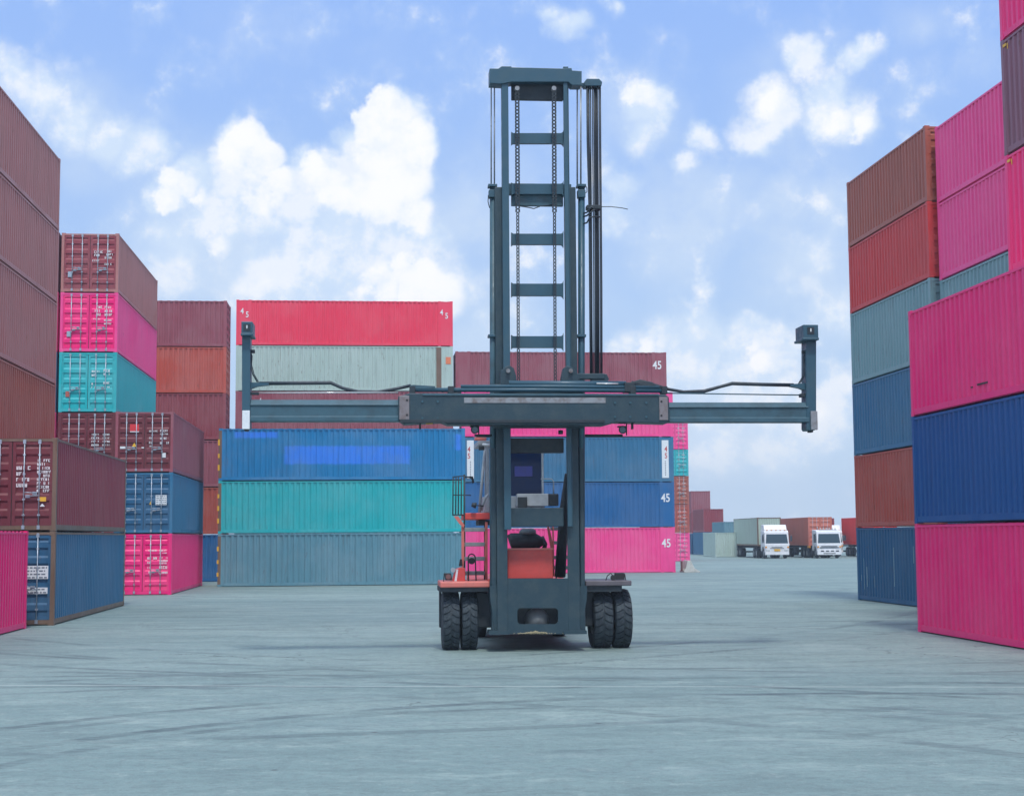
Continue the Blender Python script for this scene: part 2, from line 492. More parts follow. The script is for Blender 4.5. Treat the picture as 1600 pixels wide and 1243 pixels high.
door_text(d2[2], [(.2, 1.72, .32, .07), (.66, 1.72, .32, .09), (.66, 1.6, .3, .06), (.2, 1.42, .12, .07), (.66, 1.4, .32, .09), (.2, 1.22, .12, .09), (.66, 1.2, .34, .1), (.2, 1.08, .1, .06)], seed=7)
door_text(d2[0], [(.2, 1.84, .4, .07), (.7, 1.84, .28, .07), (.7, 1.74, .28, .05), (.2, 1.5, .38, .1), (.7, 1.52, .34, .07), (.7, 1.4, .34, .07), (.2, 1.32, .14, .08), (.7, 1.3, .3, .07), (.2, 1.1, .14, .09), (.68, 1.1, .36, .12), (.2, .92, .24, .08), (.68, .9, .36, .08)], seed=8)
plate(d2[2], -.42, 1.75, .38, .3, REDST, 'red_sticker', left=True); plate(d2[2], -.42, 1.71, .38, .035, LABELWHITE, 'sticker', left=True)
plate(d2[2], -.42, 1.08, .2, .18, YEL, 'warning_triangle', tri=True, left=True); plate(d2[2], -.9, 1.0, .22, .1, LABELWHITE, 'sticker', left=True)
plate(d2[2], .82, .62, .17, .2, LABELWHITE, 'sticker'); plate(d2[2], -.06, 1.02, .1, .05, LABELWHITE, 'sticker', left=True)
plate(d2[1], .74, 1.2, .46, .42, LABELWHITE, lines=5); plate(d2[1], .3, 1.22, .11, .14, YEL, 'warning_triangle', tri=True)
for q, nm in ((d1[5], 'g'), (d1[4], 'g'), (d1[3], 'r')):
    plate(q, -.84, .66, .17, .24, MB_GALV if nm == 'g' else P['redbrown'], 'data_plate', left=True)
# E row behind
stack((-15.88, 83.5), (-1, -1), GRID + pi / 2, L40, [('royal', 'blue', HS), ('redbrown', 'red-brown', HS), ('maroon_mauve', 'mauve-brown', HS), ('maroon', 'maroon', HS), ('orange', 'orange-brown', HS), ('maroon_mauve', 'mauve-maroon', HS)],
      'the crosswise stack between the pink doors and the red container')
# F three-high in the middle
fx, fy = -14.5 + 12.192 * cos(GRID), 74.5 + 12.192 * sin(GRID)
f = stack((fx, fy), (-1, -1), GRID + pi / 2, L40, [('slate', 'slate grey-blue', HS), ('teal', 'teal', HS), ('sky', 'blue patch-painted', HS)],
          'the three-high crosswise stack in the middle')
for q in f:
    m = MB(); m.box(-W / 2 - .002, L40 / 2 - .15, .122, -W / 2 + .10, L40 / 2 - .001, q['_H'] - .116); m.build('corner_post', P['rustpost'], q)
    m = MB(); hh = q['_H']
    for k in range(3):
        if random.random() < .9: m.box(-W / 2 - .02, L40 / 2 - .05, .5 + k * .62, -W / 2 + .06, L40 / 2 + .035, .5 + k * .62 + random.uniform(.18, .3))
    m.build('reflective_strip', YEL, q)
# J three visible 45 footers behind F
j = stack((-3.76, 96.0), (-1, -1), GRID + pi / 2, L45, [('slate', '', HC), ('navy', '', HC), ('slate', '', HC), ('maroon_mauve', 'maroon', HC), ('palegrey', 'pale grey rust-streaked', HC), ('rose', 'red 45-foot', HC)],
          'the stack behind the middle one')
for y in (-6.28, 6.35):
    side_text(j[5], '4', y + .14, 2.0, .52, WHITE); side_text(j[5], '5', y - .18, 1.78, .52, WHITE)
side_text(j[3], '4', 5.3, 2.25, .3, WHITE); side_text(j[3], '5', 5.12, 2.12, .3, WHITE)
m = MB(); m.box(-W / 2 - .012, -L40 / 2 - .02, .17, -W / 2 + .01, -L40 / 2 + .3, HC - .08); m.build('rusted_post', P['rustpost'], j[4])
m = MB(); m.box(-W / 2 - .008, -L40 / 2 - .62, 1.75, -W / 2 + .0, -L40 / 2 - .3, 2.2); m.build('primer_patch', plain('orange_primer', C(215, 120, 80), .6), j[4])
# K 45 footers behind the lift truck
k = stack((10.42, 97.5), (-1, -1), GRID + pi / 2, L45, [('pinklight', 'pink 45-foot', HC), ('royal', 'royal blue 45-foot', HC), ('blue', 'blue white-plated 45-foot', HC), ('pinklight', 'pink', HC), ('maroon_mauve', 'mauve 45-foot', 2.591, -.38)],
          'the stack behind the lift truck')
for ch in k[1].children: pass
side_text(k[0], '45', -6.28, 1.62, .75, WHITE); side_text(k[1], '45', -6.28, 1.62, .75, WHITE); side_text(k[4], '45', -6.25, 1.5, .75, WHITE)
REDT = plain('red_lettering', (.5, .05, .05, 1), .5)
for y in (-6.3, 6.3):
    m = MB(); m.box(-W / 2 - .012, y - .22, .25, -W / 2 + .0, y + .22, 2.68)
    pl = m.build('marking_plate', LABELWHITE, k[2])
    side_text(k[2], '4', y + (.14 if y > 0 else .0) - .05, 1.95, .48, REDT, parent=pl, proud=.016); side_text(k[2], '5', y + (.14 if y > 0 else 0) - .05, 1.52, .48, REDT, parent=pl, proud=.016)
    m = MB()
    for q in range(9): m.box(-W / 2 - .014, y - .03, .4 + q * .11, -W / 2 - .01, y + .03, .4 + q * .11 + .06)
    m.build('small_print', plain('print_grey', (.12, .15, .2, 1), .6), pl)
# L door ends beyond K
l = stack((16.2, 139.0), (1, -1), GRID, L40, [('pinklight', 'pink', HS), ('redbrown', 'red-brown', HS), ('brown', 'brown', HS), ('teal', 'teal', H8), ('pinklight', 'pink', H8)],
          'the far five-high stack with doors, right of the blue ones', 'bars')
for i, q in enumerate(l):
    door_text(q, [(.2, 1.9 - r_ * .42, .2, .08) for r_ in range(4)] + [(.62, 1.9 - r_ * .3, .28, .08) for r_ in range(5)], seed=20 + i)
# G twenty footers on the right
g = stack((12.42, 54.9), (-1, 1), GRID, 7.9, [('navy', 'scratched navy', HS), ('redbrown', 'red-brown', HS), ('blue', 'blue', HS), ('tealgrey', 'grey-teal', HS), ('red', 'red', H8), ('brown', 'brown', H8)],
          'the tall stack right of the trucks')
m = MB()
for (y, z0, z1, w) in ((2.9, .5, 1.2, .014), (3.2, .4, 1.5, .012), (.1, .6, 1.9, .02), (-1.75, 1.4, 1.95, .014), (3.5, .7, .9, .012), (2.1, .5, .9, .01)):
    m.box(-W / 2 + .009, y, z0, -W / 2 + .02, y + w, z1)
m.build('scrape_marks', plain('bare_scratch', C(160, 185, 185), .6), g[0])
# H behind the near right stack
stack((13.42, 46.8), (-1, 1), GRID, L20, [('pink', '', H8), ('navy', '', HS), ('pink', '', HS), ('tealgrey', 'pale blue', HS), ('pinklight', 'magenta', H8), ('pinklight', 'magenta', H8)],
      'the right stack just left of the purple-maroon container')
# I near right
i_ = stack((9.75, 36.8), (-1, 1), GRID, L40, [('pink', 'magenta', HS), ('deep', 'deep blue', HS), ('pink', 'magenta', HS)],
           'the nearest three-high stack on the right')
m = MB(); m.box(-W / 2 + .0, 1.5, .36, -W / 2 + .012, 2.05, .40); m.box(-W / 2 + .0, 2.3, .34, -W / 2 + .012, 2.4, .37); m.build('scuff', BLACKM, i_[2])
# I2 the tall second column
i2 = stack((12.2, 36.6), (-1, 1), GRID, L40, [('deep', '', HC), ('pink', '', HC), ('deep', '', HC), ('pink', 'magenta', HC), ('purple', 'purple-maroon', HC), ('pink', 'magenta', HC)],
      'the tallest stack, at the right edge')
for q in (i2[3], i2[4]):
    hh = q['_H']; m = MB(); m.box(-W / 2 - .004, L40 / 2 - .32, hh - .2, -W / 2 + .004, L40 / 2 - .14, hh - .13); m.box(-W / 2 - .003, L40 / 2 - .42, hh - .3, -W / 2 + .004, L40 / 2 - .38, hh - .16); m.build('height_sticker', YEL, q)
# far group between the pink doors and the trucks
far = 'far containers'
def single(anchor, rz, L, H, z, mk, label, doors='plain'):
    return container(anchor, (1, 1), rz + pi, L, H, z, P[mk], label, doors)
single((22.4, 190.0), GRID + radians(180) * 0, L20, HS, 0, 'navy', 'container at the foot of the far maroon three-high stack')
single((22.4, 190.0), GRID, L20, HS, 2.6, 'maroon', 'container in the middle of the far maroon three-high stack')
single((22.4, 190.0), GRID, L20, 2.7, 5.2, 'maroon_mauve', 'maroon container topping the far stack beside the pink doors')
single((22.9, 182.0), GRID, L20, 2.75, 0, 'blue', 'blue far container, below the maroon one left of the trucks')
single((22.9, 182.0), GRID, L20, 2.75, 2.76, 'maroon', 'maroon far container resting on the blue one, left of the trucks')
single((22.0, 165.0), GRID, L20, 2.65, 0, 'palegrey', 'grey-green worn container on the ground left of the trucks')
ft = thing('flatbed_trailer', 'dark flatbed trailer under the pale blue container, mostly hidden', 'trailer', (24.1 + 1.2, 173.0, 0), GRID)
m = MB(); m.box(-1.2, 0, 1.05, 1.2, 6.2, 1.28); m.box(-.4, 0, .8, .4, 6.2, 1.05); m.build('deck', plain('chassis_dark', (.035, .045, .06, 1), .6, 0, .3), ft)
for yy in (1.2, 2.4, 5.0):
    for xx in (-1.0, 1.0):
        MB().tube([(xx - .14, yy, .5), (xx + .14, yy, .5)], .5, 20).build('wheel', BLACKM, ft)
o = single((24.1, 173.0), GRID, L20, HS, 1.29, 'slate', 'pale blue container with white markings behind the grey-green one')
m = MB(); rg = random.Random(3)
for q in range(16):
    x = rg.uniform(-.1, .95); z = rg.uniform(.3, 2.2); m.box(-x, L20 / 2 - .02, z, -x - rg.uniform(.1, .28), L20 / 2 - .006, z + .12)
m.build('lettering', WHITE, o)

# ------------------------------------------------------------------ container lorries
TG = 'container lorries parked in a row'
TW = plain('lorry_white', (.72, .74, .76, 1), .35, 0, .15, 3)
GLASS = plain('dark_glass', (.02, .05, .07, 1), .08, 0, .05)
LAMP = plain('lamp_clear', (.6, .62, .62, 1), .15, .3, .1)
AMBER = plain('amber_lens', (.75, .3, .02, 1), .3)
RUB = plain('tyre_rubber', (.018, .03, .04, 1), .78, 0, .55, 5, .3, dirt=(.065, .088, .10, 1))
RIM = plain('rim_grey', (.3, .33, .34, 1), .5, .2, .4)
CHAS = plain('chassis_dark', (.035, .045, .06, 1), .6, 0, .3)
CHROME = plain('grille_grey', (.32, .35, .38, 1), .35, .5, .2)

def simple_wheel(parent, x, y, r=.5, w=.28):
    prof = [(-w / 2, r * .55), (-w / 2, r * .9), (-w / 2 + .04, r), (w / 2 - .04, r), (w / 2, r * .9), (w / 2, r * .55)]
    a = MB().lathe_x(prof, (x, y, r), 24).build('wheel', RUB, parent)
    q = [(-w / 2 + .03, .0), (-w / 2 + .03, r * .3), (-w / 2 + .06, r * .45), (-w / 2, r * .56), (w / 2, r * .56), (w / 2 - .06, r * .45), (w / 2 - .03, r * .3), (w / 2 - .03, .0)]
    MB().lathe_x(q, (x, y, r), 20).build('rim', RIM, a)
    return a

def lorry(label, style):
    t = thing('container_lorry', label, 'lorry', (0, 0, 0), 0, TG)
    # cab: y 0 (front) to 2.0
    side = [(0.02, .55), (-.02, 1.35), (.22, 2.62), (.4, 2.78), (1.95, 2.82), (1.95, .75), (1.6, .75), (1.45, 1.08), (1.0, 1.2), (.55, 1.08), (.4, .75), (.32, .55)]
    MB().prism_x(side, -1.22, 1.22).build('cab', TW, t, .05)
    wz = [(1.5, -1.12), (1.5, 1.12), (2.42, 1.02), (2.42, -1.02)]
    m = MB()
    def fy_(z): return -.02 + (z - 1.35) / (2.62 - 1.35) * .24
    vs = [(x, fy_(z) - .012, z) for (z, x) in wz] + [(x, fy_(z) + .03, z) for (z, x) in wz]
    m.add(vs, [(0, 1, 2, 3), (7, 6, 5, 4), (0, 4, 5, 1), (1, 5, 6, 2), (2, 6, 7, 3), (3, 7, 4, 0)])
    m.build('windscreen', GLASS, t)
    for sx in (-1, 1):
        m = MB(); m.prism_x([(.35, 1.55), (.42, 2.4), (1.3, 2.4), (1.3, 1.55)], sx * 1.21, sx * 1.235); m.build('side_window', GLASS, t)
        m = MB(); m.tube([(sx * 1.2, .2, 2.45), (sx * 1.42, -.05, 2.4), (sx * 1.42, -.05, 1.7)], .02, 6); m.box(sx * 1.33, -.1, 1.7, sx * 1.52, 0, 2.25); m.build('mirror', CHAS, t)
        m = MB(); m.box(sx * .72, -.06, .72, sx * 1.14, .02, .92); m.build('headlight', LAMP, t, .02)
        m = MB(); m.box(sx * 1.02, -.05, 1.05, sx * 1.2, .02, 1.2); m.build('indicator', AMBER, t, .01)
        m = MB(); m.box(sx * 1.02, .0, 1.3, sx * 1.26, .35, 1.48); m.build('corner_panel', TW, t, .02)
    m = MB()
    if style == 0:
        m.box(-.7, -.035, 1.0, .7, .03, 1.04); m.box(-.55, -.035, 1.12, .55, .03, 1.16); m.box(-.62, -.045, .42 + .2, .62, .01, .70)
        m.build('grille', CHAS, t)
        m = MB(); m.box(-.3, -.09, .74, .3, -.05, .94); m.build('number_plate', YEL, t)
        m = MB(); m.box(-1.2, -.08, .36, 1.2, .28, .6); m.box(-1.2, -.06, .6, 1.2, .1, .7); m.build('bumper', TW, t, .03)
        m = MB(); m.prism_x([(.55, 2.8), (.85, 3.3), (1.0, 3.36), (1.9, 3.36), (1.9, 2.8)], -1.15, 1.15); m.build('wind_deflector', TW, t, .05)
        m = MB()
        for q in range(5): m.box(-.9 + q * .45 - .06, .3, 2.79, -.9 + q * .45 + .06, .42, 2.87)
        m.build('roof_lamp', AMBER, t)
    else:
        m.box(-.95, -.045, 1.02, .95, .03, 1.1); m.box(-.8, -.045, 1.16, .8, .03, 1.22)
        for q in range(4): m.box(-.85 + q * .5, -.095, .66, -.55 + q * .5, .0, .78)
        m.box(-.6, -.095, .44, .6, .0, .52)
        m.build('grille', CHAS, t)
        m = MB(); m.box(-1.2, -.09, .34, 1.2, .28, .62); m.box(-1.2, -.07, .62, 1.2, .1, .84); m.build('bumper', TW, t, .03)
        m = MB(); m.box(-.9, .35, 2.8, .9, .45, 2.84)
        for q in range(6): m.tube([(-.75 + q * .3, .4, 2.84), (-.75 + q * .3, .4, 3.0)], .06, 8)
        m.build('roof_lamp', LAMP, t)
        m = MB(); m.tube([(-1.0, .6, 2.8), (-1.0, .6, 3.15)], .05, 8); m.build('horn', CHROME, t)
    # chassis and wheels
    m = MB()
    for sx in (-.42, .42): m.box(sx - .06, .4, .72, sx + .06, 6.3, .95); m.box(sx - .07, 4.6, 1.0, sx + .07, 15.6, 1.22)
    for y in (5.0, 7.5, 10, 12.5, 15.3): m.box(-1.15, y, 1.06, 1.15, y + .14, 1.20)
    m.box(-1.2, 15.5, .45, 1.2, 15.6, .62); m.box(-.9, 2.1, .6, -.5, 3.3, 1.0); m.box(.5, 2.1, .6, .95, 3.3, 1.0)
    m.box(-.35, 7.2, .25, -.25, 7.4, 1.05); m.box(.25, 7.2, .25, .35, 7.4, 1.05)
    m.build('chassis', CHAS, t)
    for (y, xs) in ((1.0, (-1.02, 1.02)), (4.3, (-1.05, -.72, .72, 1.05)), (5.5, (-1.05, -.72, .72, 1.05)), (12.6, (-1.05, -.72, .72, 1.05)), (13.8, (-1.05, -.72, .72, 1.05))):
        for x in xs: simple_wheel(t, x, y)
    if style == 1:
        m = MB(); m.box(-1.24, 3.0, 1.02, -1.12, 3.9, 1.22); m.build('side_marker', AMBER, t)
    return t

def put_lorry(t, x, y, rz, label):
    t.location = (x, y, 0); t.rotation_euler = (0, 0, rz); t['label'] = label
TR = radians(3.0)
l1 = lorry('', 0); l2 = lorry('', 1)
l4 = copy_tree(l1); l3 = copy_tree(l2)
put_lorry(l1, 26.3, 151.2, TR, 'white lorry with yellow number plate and tall roof deflector')
put_lorry(l2, 31.35, 150.5, TR, 'white lorry with a row of roof lamps, second from the left')
put_lorry(l4, 34.25, 163.0, TR, 'white-topped lorry half hidden behind the one with roof lamps')
put_lorry(l3, 38.1, 151.0, TR, 'lorry carrying the bright red container, mostly hidden by the right stack')
for (tr, mk, lab, H, L, drs, fm) in ((l1, 'sage', 'sage green container carried by the leftmost lorry', HC, L40, 'plain', 'rustpost'),
                              (l2, 'load', 'brown container with doors carried by the second lorry', HC, L40, 'bars', None),
                              (l4, 'maroon', 'dark red container on the half hidden lorry', HC, L40, 'plain', None),
                              (l3, 'bright', 'bright red container on a lorry beside the right stack', HC, L40, 'plain', None)):
    off = Vector((-W / 2, 3.35, 0)); off.rotate(Matrix.Rotation(TR, 3, 'Z'))
    if drs == 'bars': c_ = container((tr.location.x + off.x, tr.location.y + off.y), (-1, -1), TR, L, H, 1.225, P[mk], lab, drs, group='containers carried by lorries')
    else:
        off = Vector((W / 2, 3.35, 0)); off.rotate(Matrix.Rotation(TR, 3, 'Z'))
        c_ = container((tr.location.x + off.x, tr.location.y + off.y), (-1, 1), TR + pi, L, H, 1.225, P[mk], lab, drs, fmat=P.get(fm), group='containers carried by lorries')

# concrete barrier beside the pink 45 footer
t = thing('concrete_barrier', 'small pale concrete barrier block beside the pink ground container', 'barrier', (11.2, 97.0, 0), GRID)
MB().prism_y([(-.3, 0), (.75, 0), (.75, .05), (.4, .25), (.15, .75), (-.05, .75), (-.18, .25), (-.3, .1)], 0, 1.4).build('block', plain('barrier_concrete', (.5, .5, .46, 1), .8, 0, .3, 4), t, .02)
MB().box(-.42, -.02, .1, -.37, .5, .7).build('steel_plate', P['rustpost'], t)

# ------------------------------------------------------------------ container lift truck
A_ = radians(5.0)
FO = Vector((.46, 32.31))
tx = Vector((cos(A_), sin(A_))); ty = Vector((-sin(A_), cos(A_)))
def U(px, py, dy):
    """truck coordinates (x, z) of a point seen at px,py in the plane dy metres behind the front axle"""
    d = ray(px, py); d2 = Vector((d.x, d.y))
    s = (dy + FO.dot(ty)) / d2.dot(ty)
    p = d2 * s - FO
    return p.dot(tx), CH + d.z * s
FL = thing('container_lift_truck', 'dark blue-grey container lift truck with tall mast and wide empty spreader', 'lift truck', (FO.x, FO.y, 0), A_)
STEEL = plain('mast_paint', (.020, .078, .118, 1), .45, 0, .55, 2.5, .2, dirt=(.045, .09, .11, 1))
STEELD = plain('mast_paint_shaded', (.013, .042, .060, 1), .5, 0, .7, 3, .25, dirt=(.04, .066, .075, 1))  # mast paint with the shade of the lower parts put into its colour
STEEL2 = plain('mast_paint_worn', (.036, .10, .135, 1), .5, 0, .5, 3, .1, dirt=(.02, .035, .04, 1))
DARK = plain('dark_steel', (.014, .026, .036, 1), .6, 0, .4, 4, .15)
REDP = plain('truck_red', (.60, .065, .055, 1), .45, 0, .35, 3, dirt=(.25, .05, .05, 1))
REDF = plain('truck_red_faded', (.62, .16, .13, 1), .5, 0, .4, 4, dirt=(.3, .15, .13, 1))
HOSE = plain('hose_black', (.018, .03, .042, 1), .5, dirt=(.03, .05, .065, 1))
WORN = plain('worn_pad', (.22, .2, .21, 1), .5, .3, .6, 7, dirt=(.12, .07, .05, 1))
STEELW = plain('rubbed_strip', (.26, .28, .3, 1), .45, .2, .9, 5, dirt=(.12, .075, .06, 1))
GREYP = plain('cab_grey', (.34, .40, .44, 1), .45, 0, .25)

def pb(m, x0, y0, x1, y1, d0, d1):
    a, z1 = U(x0, y0, d0); b, z0 = U(x1, y1, d0)
    m.box(a, d0, z0, b, d1, z1); return m
def pbo(name, x0, y0, x1, y1, d0, d1, mat, parent=None, bev=.012):
    return pb(MB(), x0, y0, x1, y1, d0, d1).build(name, mat, parent or FL, bev)
def pt(px, py, d):
    x, z = U(px, py, d); return (x, d, z)
def ppoly(m, pts, d0, d1):
    m.prism_y([U(x, y, d0) for x, y in pts], d0, d1); return m

# outer mast
om = MB()
pb(om, 773, 292, 794, 990, -1.0, -.94); pb(om, 776, 292, 786, 990, -.94, -.62); pb(om, 777, 292, 794, 990, -.62, -.56)
pb(om, 881, 292, 907, 990, -1.0, -.94); pb(om, 895, 292, 906, 990, -.94, -.62); pb(om, 881, 292, 905, 990, -.62, -.56)
pb(om, 767, 700, 777, 985, -.9, -.6); pb(om, 905, 700, 915, 985, -.9, -.6)
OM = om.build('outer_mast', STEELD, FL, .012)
pbo('crossbar', 786, 286, 893, 305, -.70, -.56, STEEL, OM)
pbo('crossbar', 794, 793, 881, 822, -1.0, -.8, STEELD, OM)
pbo('crossbar', 794, 684, 881, 707, -.9, -.7, DARK, OM)
for (x0, x1) in ((763, 777), (902, 916)):
    for y in (287, 522): pbo('mast_bracket', x0, y, x1, y + 4, -.95, -.7, STEEL, OM, .005)
for (x0, x1, y) in ((764, 776, 296), (903, 915, 296)): pbo('mast_bracket', x0, y, x1, y + 12, -.93, -.74, STEEL, OM, .008)
# inner mast
im = MB()
pb(im, 783.5, 104, 799, 827, -1.16, -1.08); pb(im, 783.5, 104, 789, 827, -1.08, -.9)
pb(im, 880, 104, 894, 822, -1.16, -1.08); pb(im, 888, 104, 894, 822, -1.08, -.9)
IM = im.build('inner_mast', STEEL, FL, .012)
hb = MB(); ppoly(hb, [(765, 107), (779, 107), (784, 103.5), (799, 103.5), (799, 105), (879, 107), (893, 106), (894, 110), (909, 111), (909, 133), (894, 133), (888, 128), (799, 128), (784, 131), (765, 130)], -1.2, -.85)
hb.build('head_beam', STEEL, IM, .012)
pbo('crossbar', 799, 128, 880, 157, -1.0, -.9, DARK, IM)
def rbar(y0, y1, mat=STEEL, d=-1.06):
    # crossbar with a rounded gusset at the right and small ones at the left
    m = MB(); x0, x1 = 799, 880.5; r = 5
    pts = [(x0, y0 - 2), (x0 + 3, y0), (x1 - r, y0)]
    pts += [(x1 - r + r * sin(a), y0 - r + r * cos(a)) for a in (0.3, .6, .9, 1.2)] + [(x1, y0 - r)]
    pts += [(x1, y1 + r)] + [(x1 - r + r * sin(a), y1 + r - r * cos(a)) for a in (1.2, .9, .6, .3)] + [(x1 - r, y1), (x0 + 3, y1), (x0, y1 + 2)]
    ppoly(m, pts, d, d + .1); return m.build('crossbar', mat, IM)
for y0, y1 in ((208, 224), (287, 303), (365, 382), (443, 462), (525, 543)): rbar(y0, y1)
pbo('crossbar', 799, 303, 880, 322, -.96, -.86, STEEL2, IM)
# lift rods and cylinders
for (x, r) in ((767.5, .016), (772.5, .016), (902, .018), (907.5, .018)):
    MB().tube([pt(x, 128, -.8), pt(x, 292, -.8)], r, 8).build('lift_rod', CHROME, FL)
for x in (770.5, 908.5):
    MB().tube([pt(x, 291, -.82), pt(x, 930, -.82)], .072, 14).build('lift_cylinder', STEEL2 if x < 800 else STEEL, FL)
# chains
for (x, mlt) in ((808, 1), (865.5, 1)):
    m = MB(); xa, za = U(x, 142, -1.2); xb, zb = U(x + 2.5, 598, -1.25); n = int((za - zb) / .075)
    for q in range(n):
        f_ = q / n; xx = xa + (xb - xa) * f_; z = za + (zb - za) * f_
        w = .048 if f_ < .42 else .032
        m.box(xx - w, -1.225, z - .03, xx - w * .35, -1.185, z + .03); m.box(xx + w * .35, -1.225, z - .03, xx + w, -1.185, z + .03)
        m.box(xx - w * .5, -1.22, z + .022, xx + w * .5, -1.19, z + .05)
    m.build('lift_chain', DARK, FL)
    MB().tube([(xa, -1.23, za + .05), (xa, -1.1, za + .05)], .05, 10).build('chain_anchor', STEELW, FL)
# hose reel and hoses at the right of the mast
m = MB(); ppoly(m, [(913, 128), (917, 123), (936, 123), (941, 128), (940, 134), (913, 134)], -.9, -.6); pb(m, 893, 129, 914, 135, -.82, -.68)
m.build('hose_bracket', STEEL, FL, .01)
xs = [917.5, 919.5, 922.5, 925.5, 928.5, 931, 933.5, 936, 938]
for q, x in enumerate(xs):
    d = -.85 + .05 * (q % 3)
    pts = [pt(x, 133, d), pt(x + .6, 220, d), pt(x + 1.5 + (2 if q < 2 else 0), 330, d), pt(x + 2.4 + (2 if q < 2 else 0), 450, d), pt(x + 2.6 + (3 if q < 2 else 0), 588, d - .2)]
    MB().tube(pts, .024 if q in (0, 1, 4, 5) else .014, 6).build('hydraulic_hose', HOSE, FL)
MB().tube([pt(933, 323, -.8), pt(955, 323, -.8), pt(972, 325, -.8), pt(981, 327, -.8)], .009, 5).build('loose_hose_end', HOSE, FL)
for (y, dx) in ((324, 0), (329, 3), (340, -2)):
    MB().tube([pt(910, y + 10, -.85), pt(917, y + 8, -.95), pt(923 + dx, y, -.98), pt(930, y - 2, -.95), pt(938, y - 1, -.9)], .018, 6).build('hydraulic_hose', HOSE, FL)
pbo('hose_clamp', 917, 320, 939, 326, -.98, -.75, DARK, FL, .006)
m = MB(); m.tube([pt(914, 288, -.8), pt(917, 294, -.85), pt(917, 300, -.85), pt(912, 303, -.8)], .01, 5); m.build('hydraulic_hose', HOSE, FL)
MB().tube([pt(763, 305, -.85), pt(762.5, 315, -.88), pt(765, 325, -.88)], .01, 5).build('hydraulic_hose', HOSE, FL)
MB().tube([pt(812, 322, -1.1), pt(825, 324, -1.12), pt(834, 326, -1.12), pt(845, 322, -1.12), pt(864, 320, -1.1)], .012, 5).build('hydraulic_hose', HOSE, FL)

# carriage
cg = MB()
ppoly(cg, [(782, 612), (782, 580), (788, 574), (796, 570), (803, 575), (807, 588), (807, 612)], -1.42, -1.2)
ppoly(cg, [(877, 612), (877, 590), (880, 575), (886, 571), (896, 575), (903, 584), (912, 612)], -1.42, -1.2)
pb(cg, 772, 600, 912, 668, -1.40, -1.22)
pb(cg, 898, 583, 945, 592, -1.38, -1.2); ppoly(cg, [(935, 583), (948, 584), (952, 592), (944, 602), (924, 602), (924, 592)], -1.36, -1.15)
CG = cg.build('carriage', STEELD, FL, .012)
for x in (794, 892): MB().tube([pt(x, 579, -1.5), pt(x, 579, -1.3)], .045, 12).build('pin', STEELW, CG)
# spreader
sp = MB()
ppoly(sp, [(622, 619), (640, 614), (1040, 616), (1045, 620), (1047, 655), (1043, 661), (962, 659), (944, 664), (700, 663), (690, 659), (632, 662), (622, 655)], -1.95, -1.45)
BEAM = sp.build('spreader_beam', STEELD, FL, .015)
pbo('wear_strip', 725, 621, 946.5, 629.5, -1.962, -1.94, STEELW, BEAM, .004)
pbo('bottom_flange', 625, 655.5, 945, 660, -1.985, -1.94, DARK, BEAM, .004); pbo('top_flange', 660, 614.5, 1030, 618, -1.975, -1.94, STEEL2, BEAM, .004)
for (x0, x1, y0, y1) in ((624, 639.5, 618, 655), (1030, 1044, 620, 656)):
    w_ = pbo('wear_pad', x0, y0, x1, y1, -1.975, -1.94, WORN, BEAM, .006)
    for yy in (y0 + 7, y1 - 7):
        m = MB(); xx = x1 - 3.5 if x0 < 800 else x0 + 3.5; m.tube([pt(xx, yy, -1.985), pt(xx, yy, -1.96)], .022, 8); m.build('bolt', BLACKM, w_)
for (x, y) in ((660, 627), (684, 627), (660, 653), (684, 653), (961, 629), (985, 629), (1010, 629), (961, 651), (985, 651), (1010, 651)):
    MB().tube([pt(x, y, -1.975), pt(x, y, -1.94)], .024, 8).build('bolt', STEEL2, BEAM)
# rails, pipes and hoses along the beam top
for (x0, x1, y, r) in ((640, 1042, 609, .045), (720, 1030, 603.5, .035)):
    MB().tube([pt(x0, y, -1.8), pt((x0 + x1) / 2, y, -1.8), pt(x1, y + 1.5, -1.8)], r, 10).build('hydraulic_pipe', STEEL, BEAM)
MB().tube([pt(795, 599, -1.7), pt(978, 600, -1.7)], .062, 12).build('side_shift_cylinder', STEEL, BEAM)
MB().tube([pt(932, 599, -1.78), pt(966, 599.5, -1.78)], .018, 8).build('chrome_rod', LAMP, BEAM)
rg = random.Random(5)
for q in range(7):
    y = 604 + q * 1.2
    pts = [pt(975 + q * 2, 606, -1.75), pt(988, 600 - rg.random() * 4, -1.8), pt(1000 + q * 2, 594 + q * 1.8, -1.8), pt(1018, 598 + q, -1.8), pt(1032, 606 + q * .8, -1.78), pt(1041, 612, -1.75)]
    MB().tube(pts, .022, 6).build('hydraulic_hose', HOSE, BEAM)
for q in range(4):
    pts = [pt(690 + q * 35, 612, -1.7), pt(730 + q * 35, 606 - q, -1.72), pt(790 + q * 25, 605 + q, -1.72), pt(830 + q * 30, 600, -1.7)]
    MB().tube(pts, .017, 6).build('hydraulic_hose', HOSE, BEAM)
for x in (640, 700, 985, 1034): pbo('pipe_bracket', x, 603, x + 9, 615, -1.86, -1.6, DARK, BEAM, .006)
pbo('valve_block', 976, 597, 992, 612, -1.85, -1.55, DARK, BEAM, .01)
m = MB(); ppoly(m, [(640, 602), (646, 601), (680, 603), (680, 607), (640, 607)], -1.85, -1.7); m.build('guide_channel', STEEL2, BEAM)
